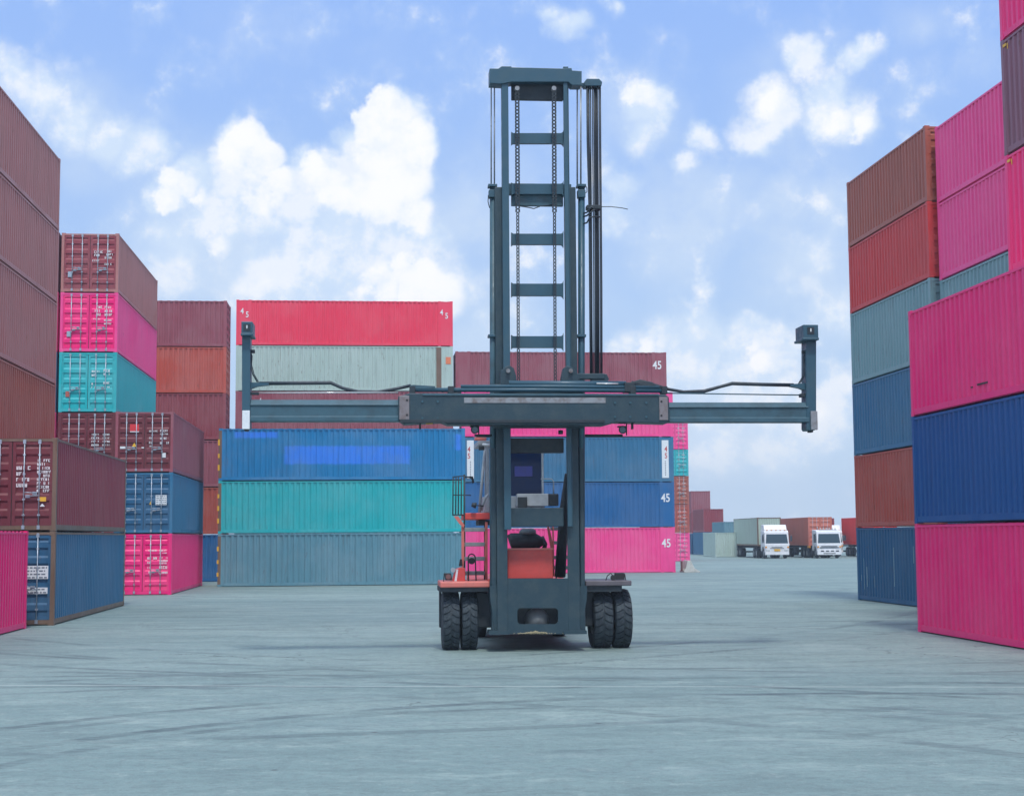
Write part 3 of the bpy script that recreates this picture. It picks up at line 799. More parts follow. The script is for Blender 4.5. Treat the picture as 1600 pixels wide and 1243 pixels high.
# telescopic arms
for (sx, x0, x1, yt0, yt1, yb0, yb1) in ((-1, 391, 624, 623.5, 623.5, 659.5, 656), (1, 1045, 1264, 626.5, 629, 657, 661)):
    a = MB(); d0, d1 = -1.9, -1.52
    xa, za = U(x0, yt0, d0); xb, zb = U(x1, yt1, d0); _, zc = U(x0, yb0, d0); _, zd = U(x1, yb1, d0)
    zt = (za + zb) / 2; zl = (zc + zd) / 2; h = zt - zl
    poly = [(d0 + .1, zt), (d1, zt), (d1, zl), (d0, zl), (d0, zl + h * .2), (d0 + .035, zl + h * .24), (d0 + .035, zt - h * .3), (d0, zt - h * .26)]
    a.prism_x(poly, min(xa, xb), max(xa, xb)); arm = a.build('telescopic_arm', STEEL2, FL, .008)
# end posts
for (sx, x0, x1, xh0, xh1, yt, yh, yb, xp0, xp1, yp0, yp1) in ((-1, 378, 391, 377, 394.5, 502, 524, 670, 378.5, 390, 641, 670), (1, 1260, 1275.5, 1255, 1279, 507, 531, 672, 1267, 1278, 642, 671)):
    m = MB(); ppoly(m, [(x0, yh), (x1, yh), (x1, yb - 3), (x1 - 2, yb), (x0 + 2, yb), (x0, yb - 3)], -1.88, -1.5)
    post = m.build('end_post', STEEL, FL, .01)
    m = MB(); pb(m, xh0, yt, xh1, yh - 3, -2.02, -1.42); pb(m, xh0 - 1, yh - 4, xh1 + 1, yh, -2.05, -1.4); hd = m.build('guide_box', STEEL, post, .012)
    cx = (xh0 + xh1) / 2
    m = MB(); pb(m, cx - 5.5, yt + 4, cx + 5.5, yt + 15, -2.03, -2.0); m.build('opening', DARK, hd); pbo('inner_edge', cx - 1, yt + 6, cx + 1, yt + 11, -2.036, -2.01, LAMP, hd, 0)
    pbo('guide_pad', xp0, yp0, xp1, yp1, -1.94, -1.86, LABELWHITE if sx < 0 else STEELW, post, .008)
    pbo('twistlock', (x0 + x1) / 2 - 3, yb, (x0 + x1) / 2 + 3, yb + 3, -1.78, -1.62, DARK, post, .005)
    if sx < 0:
        m = MB(); ppoly(m, [(391, 597), (420, 598), (420, 601), (403, 603), (391, 607)], -1.78, -1.62); m.build('hose_arm', STEEL, post)
        pbo('rod_clevis', 390, 612, 404, 616, -1.8, -1.65, DARK, post, .004)
    else:
        m = MB(); ppoly(m, [(1262, 598), (1235, 600), (1235, 603), (1250, 606), (1262, 611)], -1.78, -1.62); m.build('hose_arm', STEEL, post)
        pbo('rod_clevis', 1251, 614.5, 1262, 620, -1.8, -1.65, DARK, post, .004)
MB().tube([pt(400, 613.5, -1.75), pt(622, 613, -1.75)], .014, 6).build('extension_rod', LAMP, FL)
MB().tube([pt(1040, 614, -1.75), pt(1253, 617, -1.75)], .014, 6).build('extension_rod', STEEL2, FL)
for off in (0, .028):
    MB().tube([pt(405, 598.5 + off * 30, -1.7 + off), pt(460, 598 + off * 30, -1.7), pt(517, 597.5 + off * 30, -1.7), pt(535, 606, -1.7), pt(560, 611.5 + off * 40, -1.7), pt(590, 612, -1.7), pt(620, 607, -1.7), pt(642, 602, -1.7)], .032, 8).build('cable_guide', HOSE, FL)
    MB().tube([pt(1240, 601 + off * 30, -1.7 + off), pt(1190, 600 + off * 30, -1.7), pt(1144, 598.5 + off * 30, -1.7), pt(1125, 604, -1.7), pt(1100, 610.5 + off * 40, -1.7), pt(1068, 612, -1.7), pt(1045, 608, -1.7), pt(1022, 601, -1.7)], .032, 8).build('cable_guide', HOSE, FL)
for q in range(2):
    MB().tube([pt(391, 549, -1.7), pt(393 + q, 556, -1.75), pt(391 + q * 2, 570, -1.75), pt(395 + q * 2, 585, -1.75), pt(402 + q * 2, 597, -1.72)], .011, 5).build('cable', HOSE, FL)
    MB().tube([pt(1258, 549, -1.7), pt(1256 - q, 558, -1.75), pt(1258 - q * 2, 573, -1.75), pt(1256 - q * 2, 588, -1.75), pt(1249 - q * 2, 600, -1.72)], .011, 5).build('cable', HOSE, FL)
pbo('cable_clip', 389, 546, 398, 551, -1.78, -1.68, DARK, FL, .004); pbo('cable_clip', 1254, 547, 1262, 552, -1.78, -1.68, DARK, FL, .004)
# work lights under the beam
for (x, y, xr, yr) in ((742, 671, 768, 680), (973, 671, 914, 680)):
    m = MB(); m.tube([pt(x, y, -1.66), pt(x, y, -1.42)], .085, 14)
    m.tube([pt(x, y + 9, -1.45), pt(xr, yr, -1.3)], .028, 6); m.tube([pt(x + 6, 662, -1.5), pt(x + 6, y + 9, -1.5)], .014, 6)
    pb(m, x - 7, y - 6, x + 6, y - 4, -1.6, -1.45)
    wl = m.build('work_light', DARK, FL); MB().tube([pt(x, y, -1.668), pt(x, y, -1.655)], .06, 12).build('lens', plain('lens_dark', (.12, .16, .2, 1), .1, .2), wl)
for x in (655, 987): pbo('hanging_switch', x, 661, x + 3, 670, -1.75, -1.65, DARK, FL, .004)
pbo('yellow_tag', 665.5, 660, 676, 662.2, -1.8, -1.75, YEL, FL, 0)
MB().tube([pt(876, 672, -1.35), pt(876, 678, -1.35)], .05, 8).build('roller', DARK, FL)

# lower body between the mast rails
fp = MB(); d0, d1 = -.99, -.93
ppoly(fp, [(790, 903), (890, 903), (890, 949.5), (790, 949.5)], d0, d1)
ppoly(fp, [(790, 949.5), (812, 949.5), (808.5, 953), (808.5, 971), (812, 974.5), (790, 974.5)], d0, d1)
ppoly(fp, [(868, 949.5), (890, 949.5), (890, 974.5), (868, 974.5), (872, 971), (872, 953)], d0, d1)
ppoly(fp, [(790, 974.5), (890, 974.5), (890, 990), (790, 990)], d0, d1)
pb(fp, 764, 985, 796, 991, -1.03, -.5); pb(fp, 881, 985, 917, 990, -1.03, -.5)
ppoly(fp, [(766, 915), (780, 915), (780, 990), (774, 990), (772, 975), (766, 935)], -.93, -.4); ppoly(fp, [(900, 915), (917, 915), (917, 935), (910, 975), (908, 990), (900, 990)], -.93, -.4)
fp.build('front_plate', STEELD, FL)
m = MB(); x, z = U(840, 966, -.75); m.lathe_x([(0, 0), (0, .3), (.2, .3)], (0, 0, 0), 8); m = MB()
prof = [(0.0, .0), (.10, .02), (.19, .08), (.24, .16), (.26, .30)]
vs = []; fs = []
for (r, dd) in prof:
    for q in range(20): an = 2 * pi * q / 20; vs.append((x + r * cos(an), -.88 + dd, z - .04 + r * sin(an)))
for a in range(len(prof) - 1):
    for q in range(20): fs.append((a * 20 + q, (a + 1) * 20 + q, (a + 1) * 20 + (q + 1) % 20, a * 20 + (q + 1) % 20))
m.add(vs, fs, True); m.build('axle_hub', plain('hub_grey', (.10, .115, .12, 1), .6), FL)
ax = MB(); pb(ax, 745, 925, 930, 978, -.32, .35); pb(ax, 790, 945, 885, 980, -.55, .1); ax.build('axle_housing', DARK, FL, .03)
pbo('red_cover', 793, 857, 864.5, 903.5, -.55, .35, REDP, FL, .02)
pbo('cover_edge', 792, 856, 865, 858.5, -.57, -.5, REDF, FL, .004)
# air cleaner
m = MB(); m.tube([pt(796, 846, .3), pt(799, 845, .3), pt(836, 845, .3), pt(842, 847, .3), pt(846, 853, .3)], [.15, .175, .175, .14, .09], 18)
m.tube([pt(824, 845, .3), pt(824, 832, .3)], .13, 16); ac = m.build('air_cleaner', DARK, FL)
xa, za = U(824.5, 829, .3); m = MB()
m.tube([(xa, .3, za - .07), (xa, .3, za - .04), (xa, .3, za + .01), (xa, .3, za + .05)], [.165, .185, .175, .12], 20); m.build('rain_cap', plain('cap_grey', (.14, .18, .2, 1), .5), ac)
m = MB(); m.tube([pt(846, 838, .4), pt(852, 850, .4), pt(850, 857, .4)], .05, 8); m.build('intake_pipe', DARK, FL)
m = MB(); ppoly(m, [(855, 822), (858, 822), (866, 857), (861, 857)], .1, .2); m.build('support_strut', REDF, FL)
# diagonal tilt cylinder at the right
MB().tube([pt(886, 740, -.5), pt(881, 800, -.3), pt(875, 900, .0)], [.05, .1, .12], 12).build('tilt_cylinder', DARK, FL)
MB().tube([pt(869, 903, -.1), pt(870, 860, -.2), pt(877, 815, -.35)], .016, 6).build('hydraulic_hose', HOSE, FL)
# fenders
pbo('fender', 688, 908.5, 766, 917, -.72, .75, REDF, FL, .025); pbo('fender', 915, 907, 987, 914.5, -.72, .75, plain('fender_dark', (.11, .10, .115, 1), .55, 0, .3), FL, .02)
pbo('fender_skirt', 687, 917, 764, 924, -.66, .7, DARK, FL, .01); pbo('fender_skirt', 916, 914.5, 972, 924, -.66, .7, DARK, FL, .01)
pbo('side_skirt', 686.5, 917, 690, 980, .45, .72, DARK, FL, .01)
# tyres
def tyre(x0, x1, parent):
    xa, _ = U(x0, 1010, -.3); xb, _ = U(x1, 1010, -.3); R = .605
    cx = (xa + xb) / 2; w = (xb - xa); h = w / 2
    prof = [(-h * .8, .30), (-h * .93, .36), (-h * 1.0, .46), (-h * .97, .55), (-h * .84, R - .02), (-h * .5, R - .004), (0, R), (h * .5, R - .004), (h * .84, R - .02), (h * .97, .55), (h, .46), (h * .93, .36), (h * .8, .30)]
    wh = MB().lathe_x(prof, (cx, 0, R), 56).build('wheel', RUB, parent)
    m = MB(); n = 26
    for k in range(n):
        for sd in (-1, 1):
            a0 = 2 * pi * (k + (.5 if sd > 0 else 0)) / n; da = 2 * pi / n * .40
            pts = []
            for (xf, rr, ash) in ((.08, R + .022, 0), (.5, R + .019, .35), (.86, R + .002, .45), (.98, R - .045, .45)):
                pts.append((sd * h * xf, rr, ash * 2 * pi / n))
            vs = []; fs = []
            for (xx, rr, ash) in pts:
                for e in (-da, da):
                    an = a0 + e + ash
                    vs.append((cx + xx, rr * cos(an), R + rr * sin(an)))
                    vs.append((cx + xx, (rr - .03) * cos(an), R + (rr - .03) * sin(an)))
            for q in range(3):
                b0 = q * 4
                for (i0, i1) in ((0, 2), (2, 3), (3, 1), (1, 0)): fs.append((b0 + i0, b0 + i1, b0 + 4 + i1, b0 + 4 + i0))
            fs += [(0, 1, 3, 2), (12, 14, 15, 13)]
            m.add(vs, fs)
    m.build('tread', RUB, wh)
    q = [(-h * .55, .0), (-h * .55, .12), (-h * .35, .14), (-h * .3, .24), (-h * .8, .29), (-h * .86, .335), (-h * .8, .31), (h * .8, .31), (h * .86, .335), (h * .8, .29), (h * .3, .24), (h * .35, .14), (h * .55, .12), (h * .55, 0)]
    MB().lathe_x(q, (cx, 0, R), 32).build('rim', RIM, wh)
for x0, x1 in ((691, 718.5), (721, 746.5), (926, 957), (959.5, 986.5)): tyre(x0, x1, FL)
# chassis, engine bay and rear
ch = MB(); ch.box(-1.0, .5, .45, 1.0, 4.6, 1.15); ch.box(-.6, -.4, .5, .6, .6, 1.0); ch.build('chassis', DARK, FL, .03)
MB().prism_x([(4.2, .35), (4.2, 1.35), (5.3, 1.45), (5.6, 1.2), (5.6, .5), (5.4, .35)], -1.15, 1.15).build('counterweight', REDP, FL, .05)
MB().box(-.55, 3.0, 1.15, .35, 4.6, 1.5).build('engine_hood', REDP, FL, .04)
for sx in (-.95, .95):
    prof = [(-.16, .3), (-.17, .5), (-.13, .56), (.13, .56), (.17, .5), (.16, .3)]
    wh = MB().lathe_x(prof, (sx, 3.9, .56), 36).build('wheel', RUB, FL)
    MB().lathe_x([(-.1, 0), (-.1, .2), (-.16, .31), (.16, .31), (.1, .2), (.1, 0)], (sx, 3.9, .56), 28).build('rim', RIM, wh)
# cab
CABG = plain('cab_glass', (.006, .02, .07, 1), .12); CABG.node_tree.nodes['Principled BSDF'].inputs['Specular IOR Level'].default_value = .15
cab = MB(); c0, c1 = .9, 2.4
pb(cab, 747, 688, 851, 695, c0, c1)           # roof
for (x0, x1) in ((760, 765), (846, 850)): pb(cab, x0, 695, x1, 800, c0, c0 + .08)
for (x0, x1) in ((757, 762), (846, 850)): pb(cab, x0, 695, x1, 800, c1 - .08, c1)
pb(cab, 757, 775, 851, 800, c0 + .02, c1)
CAB = cab.build('cab', GREYP, FL, .012)
pbo('windscreen', 765, 696, 846, 774, c0 + .03, c0 + .05, CABG, CAB, 0)
pbo('rear_panel', 765, 696, 846, 774, c1 - .05, c1 - .02, plain('cab_inside', (.01, .015, .05, 1), .5), CAB, 0)
m = MB(); pb(m, 804, 728, 832, 744, c0 + .02, c0 + .034); m.build('reflected_panel', plain('reflection_blue', (.03, .04, .22, 1), .4), CAB)  # thin blue panel on the glass, a reflection put in as colour
pbo('instrument_hood', 808, 771, 857, 790, c0 - .4, c0 - .1, GREYP, CAB, .01); pbo('seat', 809, 776, 824, 793, c0 - .45, c0 - .38, DARK, CAB, .01)
pbo('cab_light', 857, 771, 873, 790, c0 - .35, c0 - .15, DARK, CAB, .02)
m = MB(); m.tube([pt(845, 748, c0 - .2), pt(862, 748, c0 - .2), pt(865, 752, c0 - .2), pt(865, 771, c0 - .2)], .016, 6); m.build('hand_hoop', GREYP, CAB)
m = MB(); m.tube([pt(758, 700, c0 - .3), pt(754, 740, c0 - .32), pt(749, 800, c0 - .35)], .03, 8); m.tube([pt(764, 772, c0 - .3), pt(758, 777, c0 - .3), pt(752, 797, c0 - .3)], .03, 8); m.build('front_pillar', GREYP, CAB)
m = MB(); m.tube([pt(754, 694, c0 - .5), pt(768, 695.5, c0 - .5)], .03, 8); m.tube([pt(754, 693, c0 - .5), pt(757, 698, c0 - .5)], .02, 6); mb_ = m.build('mirror_arm', LABELWHITE, CAB)
pbo('mirror', 748, 696, 757, 703, c0 - .52, c0 - .46, DARK, CAB, .01)
pbo('beacon_guard', 742, 683, 760, 687.5, c0 - .3, c0 - .1, REDF, CAB, .01)
m = MB()
m.tube([pt(737, 788, c0 - .5), pt(744, 789.5, c0 - .5)], [.04, .07], 10); m.tube([pt(741, 789, c0 - .5), pt(756, 790, c0 - .3)], .012, 5); m.build('lamp', DARK, CAB)
# access platform, ladder and rails on the left
pf = MB(); pb(pf, 727, 801, 766, 811, .5, 2.2); PF = pf.build('platform', REDP, FL, .015)
m = MB(); ppoly(m, [(709, 806), (716, 806), (726, 820), (724, 824), (718, 818)], .5, .56); m.build('platform_brace', REDF, FL)
pbo('platform_underside', 748, 812, 766, 820, .6, 1.6, DARK, FL, .01)
ld = MB(); ppoly(ld, [(721, 822), (725.5, 822), (726, 905), (721.5, 905)], .55, .62); ppoly(ld, [(758, 815), (762, 815), (762, 905), (756, 905)], .55, .62)
LD = ld.build('ladder', REDF, FL, .008)
for y in (824, 847, 869.5, 892): pbo('step', 726, y, 758, y + 6, .45, .75, plain('step_grey', (.22, .25, .26, 1), .6, 0, .5), LD, .008)
m = MB(); m.tube([pt(725.5, 741, .6), pt(725.5, 822, .6), pt(725.5, 905, .55)], .02, 8); m.tube([pt(757, 812, .6), pt(757, 905, .55)], .012, 6); m.build('handrail', DARK, FL)
for q, x in enumerate((708, 712.5, 716.5, 721)):
    dd = .6 + q * .35
    MB().tube([pt(x, 744 + q * .5, dd), pt(x - .5, 805 - q * .6, dd)], .015, 6).build('railing_post', DARK, FL)
m = MB(); m.tube([pt(707, 745, .6), pt(724, 743, .6), pt(737, 747, .6), pt(739, 755, .6)], .014, 6); m.tube([pt(707, 773, .6), pt(724, 773, .6), pt(736, 773.5, .6)], .012, 6)
m.tube([pt(707, 804, .6), pt(726, 804, .6)], .016, 6); m.tube([pt(727, 745, .6), pt(738, 745, 1.0), pt(740, 754, 1.0)], .02, 6); m.build('railing', DARK, FL)
# right hand ladder seen through the mast
m = MB()
for y in (823, 845, 868, 884): pb(m, 862, y, 890, y + 5, 1.2, 1.5)
m.build('rear_steps', plain('step_grey', (.22, .25, .26, 1), .6, 0, .5), FL, .006)
m = MB(); m.tube([pt(888, 812, 1.2), pt(889, 900, 1.2)], .02, 6); m.tube([pt(864, 812, 1.2), pt(865, 900, 1.2)], .02, 6); m.build('rear_ladder_rail', REDF, FL)
# lamps on the fenders
m = MB(); ppoly(m, [(694, 895), (705, 895), (707, 906), (696, 906)], -.55, -.4); m.tube([pt(694, 895, -.5), pt(693, 908, -.5)], .012, 5); hl = m.build('headlight', BLACKM, FL, .01)
m = MB(); x, z = U(700.5, 900.5, -.56); m.tube([(x, -.565, z), (x, -.55, z)], .055, 12); m.build('lens', plain('lens_red_dim', (.18, .08, .08, 1), .1), hl)
m = MB(); ppoly(m, [(707, 908), (712, 889), (720, 886), (727, 887), (727, 908)], -.3, .1); bx = m.build('lamp_box', REDP, FL, .015)
m = MB(); ppoly(m, [(710, 908), (713, 889), (716, 889), (713.5, 908)], -.315, -.29); m.build('trim', LABELWHITE, bx)
m = MB(); x, z = U(708, 890, -.3); m.tube([(x, -.34, z), (x, -.26, z)], .05, 12); m.build('horn', GREYP, FL)
m = MB(); ppoly(m, [(717, 884), (719, 873), (722, 873), (723, 884)], -.1, 0); m.build('side_lamp', BLACKM, FL, .01)
m = MB(); m.tube([pt(732, 908, -.2)] + [pt(737 - 5.5 * cos(a), 871 - 6 * sin(a), -.2) for a in (0, .5, 1.0, 1.57, 2.1, 2.6, 3.14)] + [pt(744, 908, -.2)], .016, 6); m.build('hoop_guard', DARK, FL)
m = MB(); x, z = U(737, 876, -.1); m.tube([(x, -.12, z), (x, -.05, z)], .07, 12); m.build('round_lamp', BLACKM, FL)
m = MB(); pb(m, 962, 895, 976, 905, -.5, -.3); m.tube([pt(946, 908, -.45), pt(949, 899, -.45), pt(954, 895, -.45), pt(958, 899, -.45)], .012, 5); m.tube([pt(960, 908, -.4), pt(961, 896, -.4)], .012, 5); m.tube([pt(978, 908, -.4), pt(976, 896, -.4)], .012, 5)
m.tube([pt(958, 902, -.5), pt(958, 902, -.35)], .06, 10); m.build('headlight', BLACKM, FL, .004)
# straw caught on the lip of the front plate
m = MB(); rg = random.Random(9)
for q in range(170):
    px = rg.gauss(834, 13); py = 989 - max(0, 1 - abs(px - 838) / 22) * 3.5 * rg.random()
    x, z = U(px, py, -1.02); a = rg.uniform(0, pi); e = rg.uniform(-.5, .5); l_ = rg.uniform(.03, .09)
    d_ = Vector((cos(a) * cos(e), .4 * sin(a), sin(e))) * l_ / 2; p = Vector((x, -1.0 - rg.random() * .03, z))
    m.tube([p - d_, p + d_], .004, 4, False)
st = m.build('straw_wisps', plain('dry_straw', (.45, .40, .25, 1), .8), None); st.location = FL.location; st.rotation_euler = FL.rotation_euler
st['label'] = 'pale dry straw caught on the low front lip of the lift truck'; st['category'] = 'straw'

# ------------------------------------------------------------------ ground
m, t, b = new_mat('yard_concrete')
tc = t.node('ShaderNodeTexCoord').outputs['Object']
warp = t.vmath('SCALE', t.noise(tc, .35, 4, .6, out=1)); warp.node.inputs[3].default_value = 1.3
pw = t.vmath('ADD', tc, warp)
big = t.noise(t.scale(pw, (.06, .16, 1)), 1.0, 5, .6)
strk = t.noise(t.scale(pw, (.25, 1.1, 1)), 1.0, 9, .7)
strk2 = t.noise(t.scale(pw, (1.0, 3.2, 1)), 1.0, 8, .75)
fine = t.noise(tc, 9, 8, .7)
grit = t.noise(tc, 42, 4, .7)
mid = t.noise(t.scale(pw, (.6, 1.4, 1)), 1.0, 9, .72)
c = t.mix(t.step(big, .35, .68), (.165, .24, .235, 1), (.225, .30, .285, 1))
c = t.mix(t.math('MULTIPLY', t.step(strk, .50, .66), .30), c, (.075, .115, .13, 1))
c = t.mix(t.math('MULTIPLY', t.step(strk, .46, .26), .35), c, (.32, .385, .36, 1))
c = t.mix(t.math('MULTIPLY', t.step(strk2, .52, .70), .35), c, (.085, .125, .135, 1))
c = t.mix(t.math('MULTIPLY', t.step(strk2, .44, .25), .30), c, (.34, .40, .375, 1))
c = t.mix(t.math('MULTIPLY', t.step(fine, .46, .64), .5), c, (.115, .15, .155, 1))
c = t.mix(t.math('MULTIPLY', t.step(mid, .52, .66), .38), c, (.10, .145, .15, 1))
c = t.mix(t.math('MULTIPLY', t.step(mid, .46, .34), .3), c, (.36, .43, .40, 1))
c = t.mix(t.math('MULTIPLY', t.step(grit, .52, .66), .35), c, (.38, .42, .40, 1))
iso = t.noise(tc, 2.2, 9, .78)
c = t.mix(t.math('MULTIPLY', t.step(iso, .53, .64), .42), c, (.105, .145, .148, 1))
c = t.mix(t.math('MULTIPLY', t.step(iso, .45, .35), .35), c, (.36, .42, .39, 1))
crk = t.node('ShaderNodeTexVoronoi', feature='DISTANCE_TO_EDGE', inp={'Vector': t.vmath('ADD', pw, t.vmath('MULTIPLY', t.noise(tc, 1.6, 6, .6, out=1), (1.6, 1.6, 0))), 'Scale': .11}).outputs['Distance']
c = t.mix(t.math('MULTIPLY', t.step(crk, .0022, .0008), t.step(big, .48, .56, 0, .75)), c, (.05, .065, .07, 1))
oil = t.step(t.noise(t.scale(tc, (.35, .5, 1)), 1.0, 6, .6), .66, .72)
c = t.mix(t.math('MULTIPLY', oil, .35), c, (.07, .095, .105, 1))
# tyre scuffs: wide arcs left by turning trucks
w2 = t.vmath('SCALE', t.noise(tc, .12, 2, .5, out=1)); w2.node.inputs[3].default_value = .6
pa = t.vmath('MULTIPLY', t.vmath('ADD', tc, w2), (1, 1, 0))
brk = t.step(t.noise(t.scale(tc, (.22, .5, 1)), 1.0, 5, .7), .40, .60)
tread = t.step(t.noise(t.scale(tc, (1.2, 9, 1)), 1.6, 3, .6), .35, .65, .45, 1)
tot = None
for (cx, cy, r, w, s_) in ((3, 48, 20.6, .17, .7), (3, 48, 22.3, .17, .6), (-6, 6.5, 18.5, .16, .7), (-6, 6.5, 20.4, .16, .7), (5.0, 10.5, 12.6, .18, .9), (5.0, 10.5, 14.3, .18, .8),
                           (-14, 2, 24.5, .2, .6), (-14, 2, 26.4, .2, .6), (14, 60, 34.5, .16, .6), (14, 60, 36.4, .16, .6), (-2, 30, 13.2, .16, .5), (-22, 60, 37, .18, .6), (-22, 60, 39, .18, .5),
                           (2, 14, 7.5, .15, .6), (2, 14, 9.2, .15, .5), (-8, 48, 30, .2, .5), (1, 75, 36, .2, .5), (1, 75, 34.2, .2, .5)):
    dd = t.vmath('DISTANCE', pa, (cx, cy, 0), out=1)
    e = t.math('ABSOLUTE', t.math('SUBTRACT', dd, r))
    k_ = t.step(e, w, w * .6, 0, s_)
    tot = k_ if tot is None else t.math('MAXIMUM', tot, k_)
c = t.mix(t.math('MULTIPLY', t.math('MULTIPLY', tot, brk), t.math('MULTIPLY', tread, .95)), c, (.035, .055, .068, 1))
# pale joint line and small stains
e = t.math('ABSOLUTE', t.math('SUBTRACT', t.vmath('DISTANCE', tc, (60, 700, 0), out=1), 678.5))
c = t.mix(t.math('MULTIPLY', t.step(e, .035, .015), .6), c, (.62, .64, .6, 1))
sp_ = t.node('ShaderNodeTexVoronoi', inp={'Vector': tc, 'Scale': .8}).outputs['Distance']
c = t.mix(t.math('MULTIPLY', t.step(sp_, .05, .02), .8), c, (.06, .065, .07, 1))
c = t.mix(1.0, c, (.95, 1.0, .985, 1), 'MULTIPLY')
t.l.new(c, b.inputs['Base Color'])
t.l.new(t.step(strk, .3, .7, .62, .85), b.inputs['Roughness'])
bp = t.node('ShaderNodeBump', inp={'Strength': .35, 'Distance': .02, 'Height': t.math('ADD', fine, t.math('MULTIPLY', grit, .4))})
t.l.new(bp.outputs[0], b.inputs['Normal'])
g_ = MB(); g_.add([(-400, -120, 0), (400, -120, 0), (400, 620, 0), (-400, 620, 0)], [(0, 1, 2, 3)])
go = g_.build('ground', m); go['kind'] = 'structure'

# ------------------------------------------------------------------ haze
m = bpy.data.materials.new('haze_air'); m.use_nodes = True; nt = m.node_tree; nt.nodes.clear()
pv = nt.nodes.new('ShaderNodeVolumePrincipled'); pv.inputs['Color'].default_value = (.72, .86, 1, 1); pv.inputs['Density'].default_value = HAZE; pv.inputs['Anisotropy'].default_value = .2
mo = nt.nodes.new('ShaderNodeOutputMaterial'); nt.links.new(pv.outputs[0], mo.inputs['Volume'])
hz = MB(); hz.box(-404, -124, -1, 404, 624, 22); ho = hz.build('haze', m); ho['kind'] = 'stuff'

# ------------------------------------------------------------------ sky and sun
SUN_EL = radians(60); SUN_AZ = radians(172)          # azimuth from +Y towards +X
w = bpy.data.worlds.new('World'); S.world = w; w.use_nodes = True
for n in list(w.node_tree.nodes): w.node_tree.nodes.remove(n)
# cloud density as a node group of a direction
CR = [(610, 185, 50, 1), (640, 215, 42, 1), (585, 225, 50, 1), (560, 275, 62, .95), (625, 285, 62, .95), (505, 265, 46, .9), (480, 300, 45, .85), (560, 350, 85, .75), (630, 380, 80, .7), (480, 380, 75, .6),
      (385, 225, 46, .95), (415, 245, 40, .9), (355, 275, 50, .8), (345, 250, 30, .8), (285, 285, 42, .75), (262, 312, 32, .7), (330, 340, 70, .55), (410, 330, 60, .6),
      (440, 430, 110, .5), (570, 440, 110, .55), (690, 430, 70, .55), (280, 400, 80, .45),
      (60, 140, 55, .5), (110, 190, 52, .5), (175, 215, 42, .55), (215, 235, 42, .6), (20, 120, 45, .5),
      (1335, 90, 30, .6), (1255, 90, 34, .7), (1205, 165, 42, .7), (1300, 165, 48, .8), (1345, 185, 42, .65), (1165, 205, 34, .5), (1010, 165, 40, .7), (1040, 150, 26, .6), (1000, 210, 36, .5), (1095, 215, 30, .6), (1060, 250, 26, .4), (890, 40, 32, .5), (950, 20, 24, .45), (868, 20, 20, .45),
      (1090, 555, 62, .75), (1180, 545, 55, .8), (1035, 560, 52, .7), (975, 560, 40, .6), (1170, 605, 75, .7), (1285, 640, 65, .75), (1300, 600, 44, .6), (1110, 690, 70, .6), (1235, 690, 70, .6), (960, 290, 42, .45), (955, 330, 40, .4), (1300, 490, 46, .4), (1260, 400, 60, .35)]
SOFT = [(1100, 360, 120, .8), (1200, 340, 120, .8), (1290, 320, 80, .7), (1250, 420, 120, .7), (740, 330, 120, .8), (760, 500, 120, .8), (130, 215, 110, .7), (330, 420, 200, .9), (950, 480, 120, .4), (1150, 650, 200, .9), (1290, 480, 120, .7), (1230, 780, 260, .7),
        (400, 10, 120, .35), (1430, 45, 70, .45), (1440, 155, 60, .3), (1260, 180, 120, .6), (1540, 120, 60, .3), (1000, 190, 90, .6), (560, 60, 110, .2)]
def blob_group(name, blobs, amp, wscale, detail):
    gt = bpy.data.node_groups.new(name, 'ShaderNodeTree')
    gt.interface.new_socket('V', in_out='INPUT', socket_type='NodeSocketVector')
    gt.interface.new_socket('D', in_out='OUTPUT', socket_type='NodeSocketFloat')
    t = NT(gt); gi = gt.nodes.new('NodeGroupInput'); gout = gt.nodes.new('NodeGroupOutput')
    v = gi.outputs[0]
    nz = t.vmath('SUBTRACT', t.noise(v, wscale, detail, .58, out=1), (.5, .5, .5))
    nz = t.vmath('SCALE', nz); nz.node.inputs[3].default_value = amp
    vv = t.vmath('ADD', v, nz)
    acc = None
    for (px, py, r, s_) in blobs:
        d = ray(px, py).normalized()
        dist = t.vmath('DISTANCE', vv, tuple(d), out=1)
        k_ = t.node('ShaderNodeMapRange', interpolation_type='LINEAR', inp={0: dist, 1: 0.0, 2: r / F_PX * 1.35, 3: s_, 4: 0.0}).outputs[0]
        acc = k_ if acc is None else t.node('ShaderNodeMath', operation='SMOOTH_MAX', inp={0: acc, 1: k_, 2: .12}).outputs[0]
    gt.links.new(acc, gout.inputs[0])
    return gt
t = NT(w.node_tree)
tcw = t.node('ShaderNodeTexCoord').outputs['Generated']
vdir = t.vmath('NORMALIZE', tcw)
gC = blob_group('cumulus', CR, .050, 17, 7); gB = blob_group('cloud_tops', [(612, 180, 34, 1), (598, 205, 36, 1), (645, 215, 32, 1), (650, 240, 30, 1), (570, 205, 26, .9), (600, 250, 50, 1), (630, 290, 44, 1), (590, 310, 46, .95), (550, 300, 36, .8), (640, 340, 36, .8), (488, 262, 24, .8), (510, 285, 34, .75), (650, 425, 44, .9), (680, 460, 50, .9), (600, 440, 34, .7),
      (390, 225, 34, .95), (370, 240, 30, .85), (415, 245, 30, .95), (432, 285, 28, .85), (405, 310, 26, .6), (278, 290, 26, .85), (262, 315, 22, .8), (300, 305, 24, .6), (340, 385, 28, .5),
      (1210, 165, 30, .5), (1300, 180, 34, .6), (1345, 188, 32, .55), (1015, 160, 30, .45), (1190, 560, 26, .6), (1170, 535, 20, .6), (1010, 545, 22, .55), (1280, 640, 30, .45)], .036, 26, 8); gS = blob_group('veil', SOFT, .09, 9, 4)
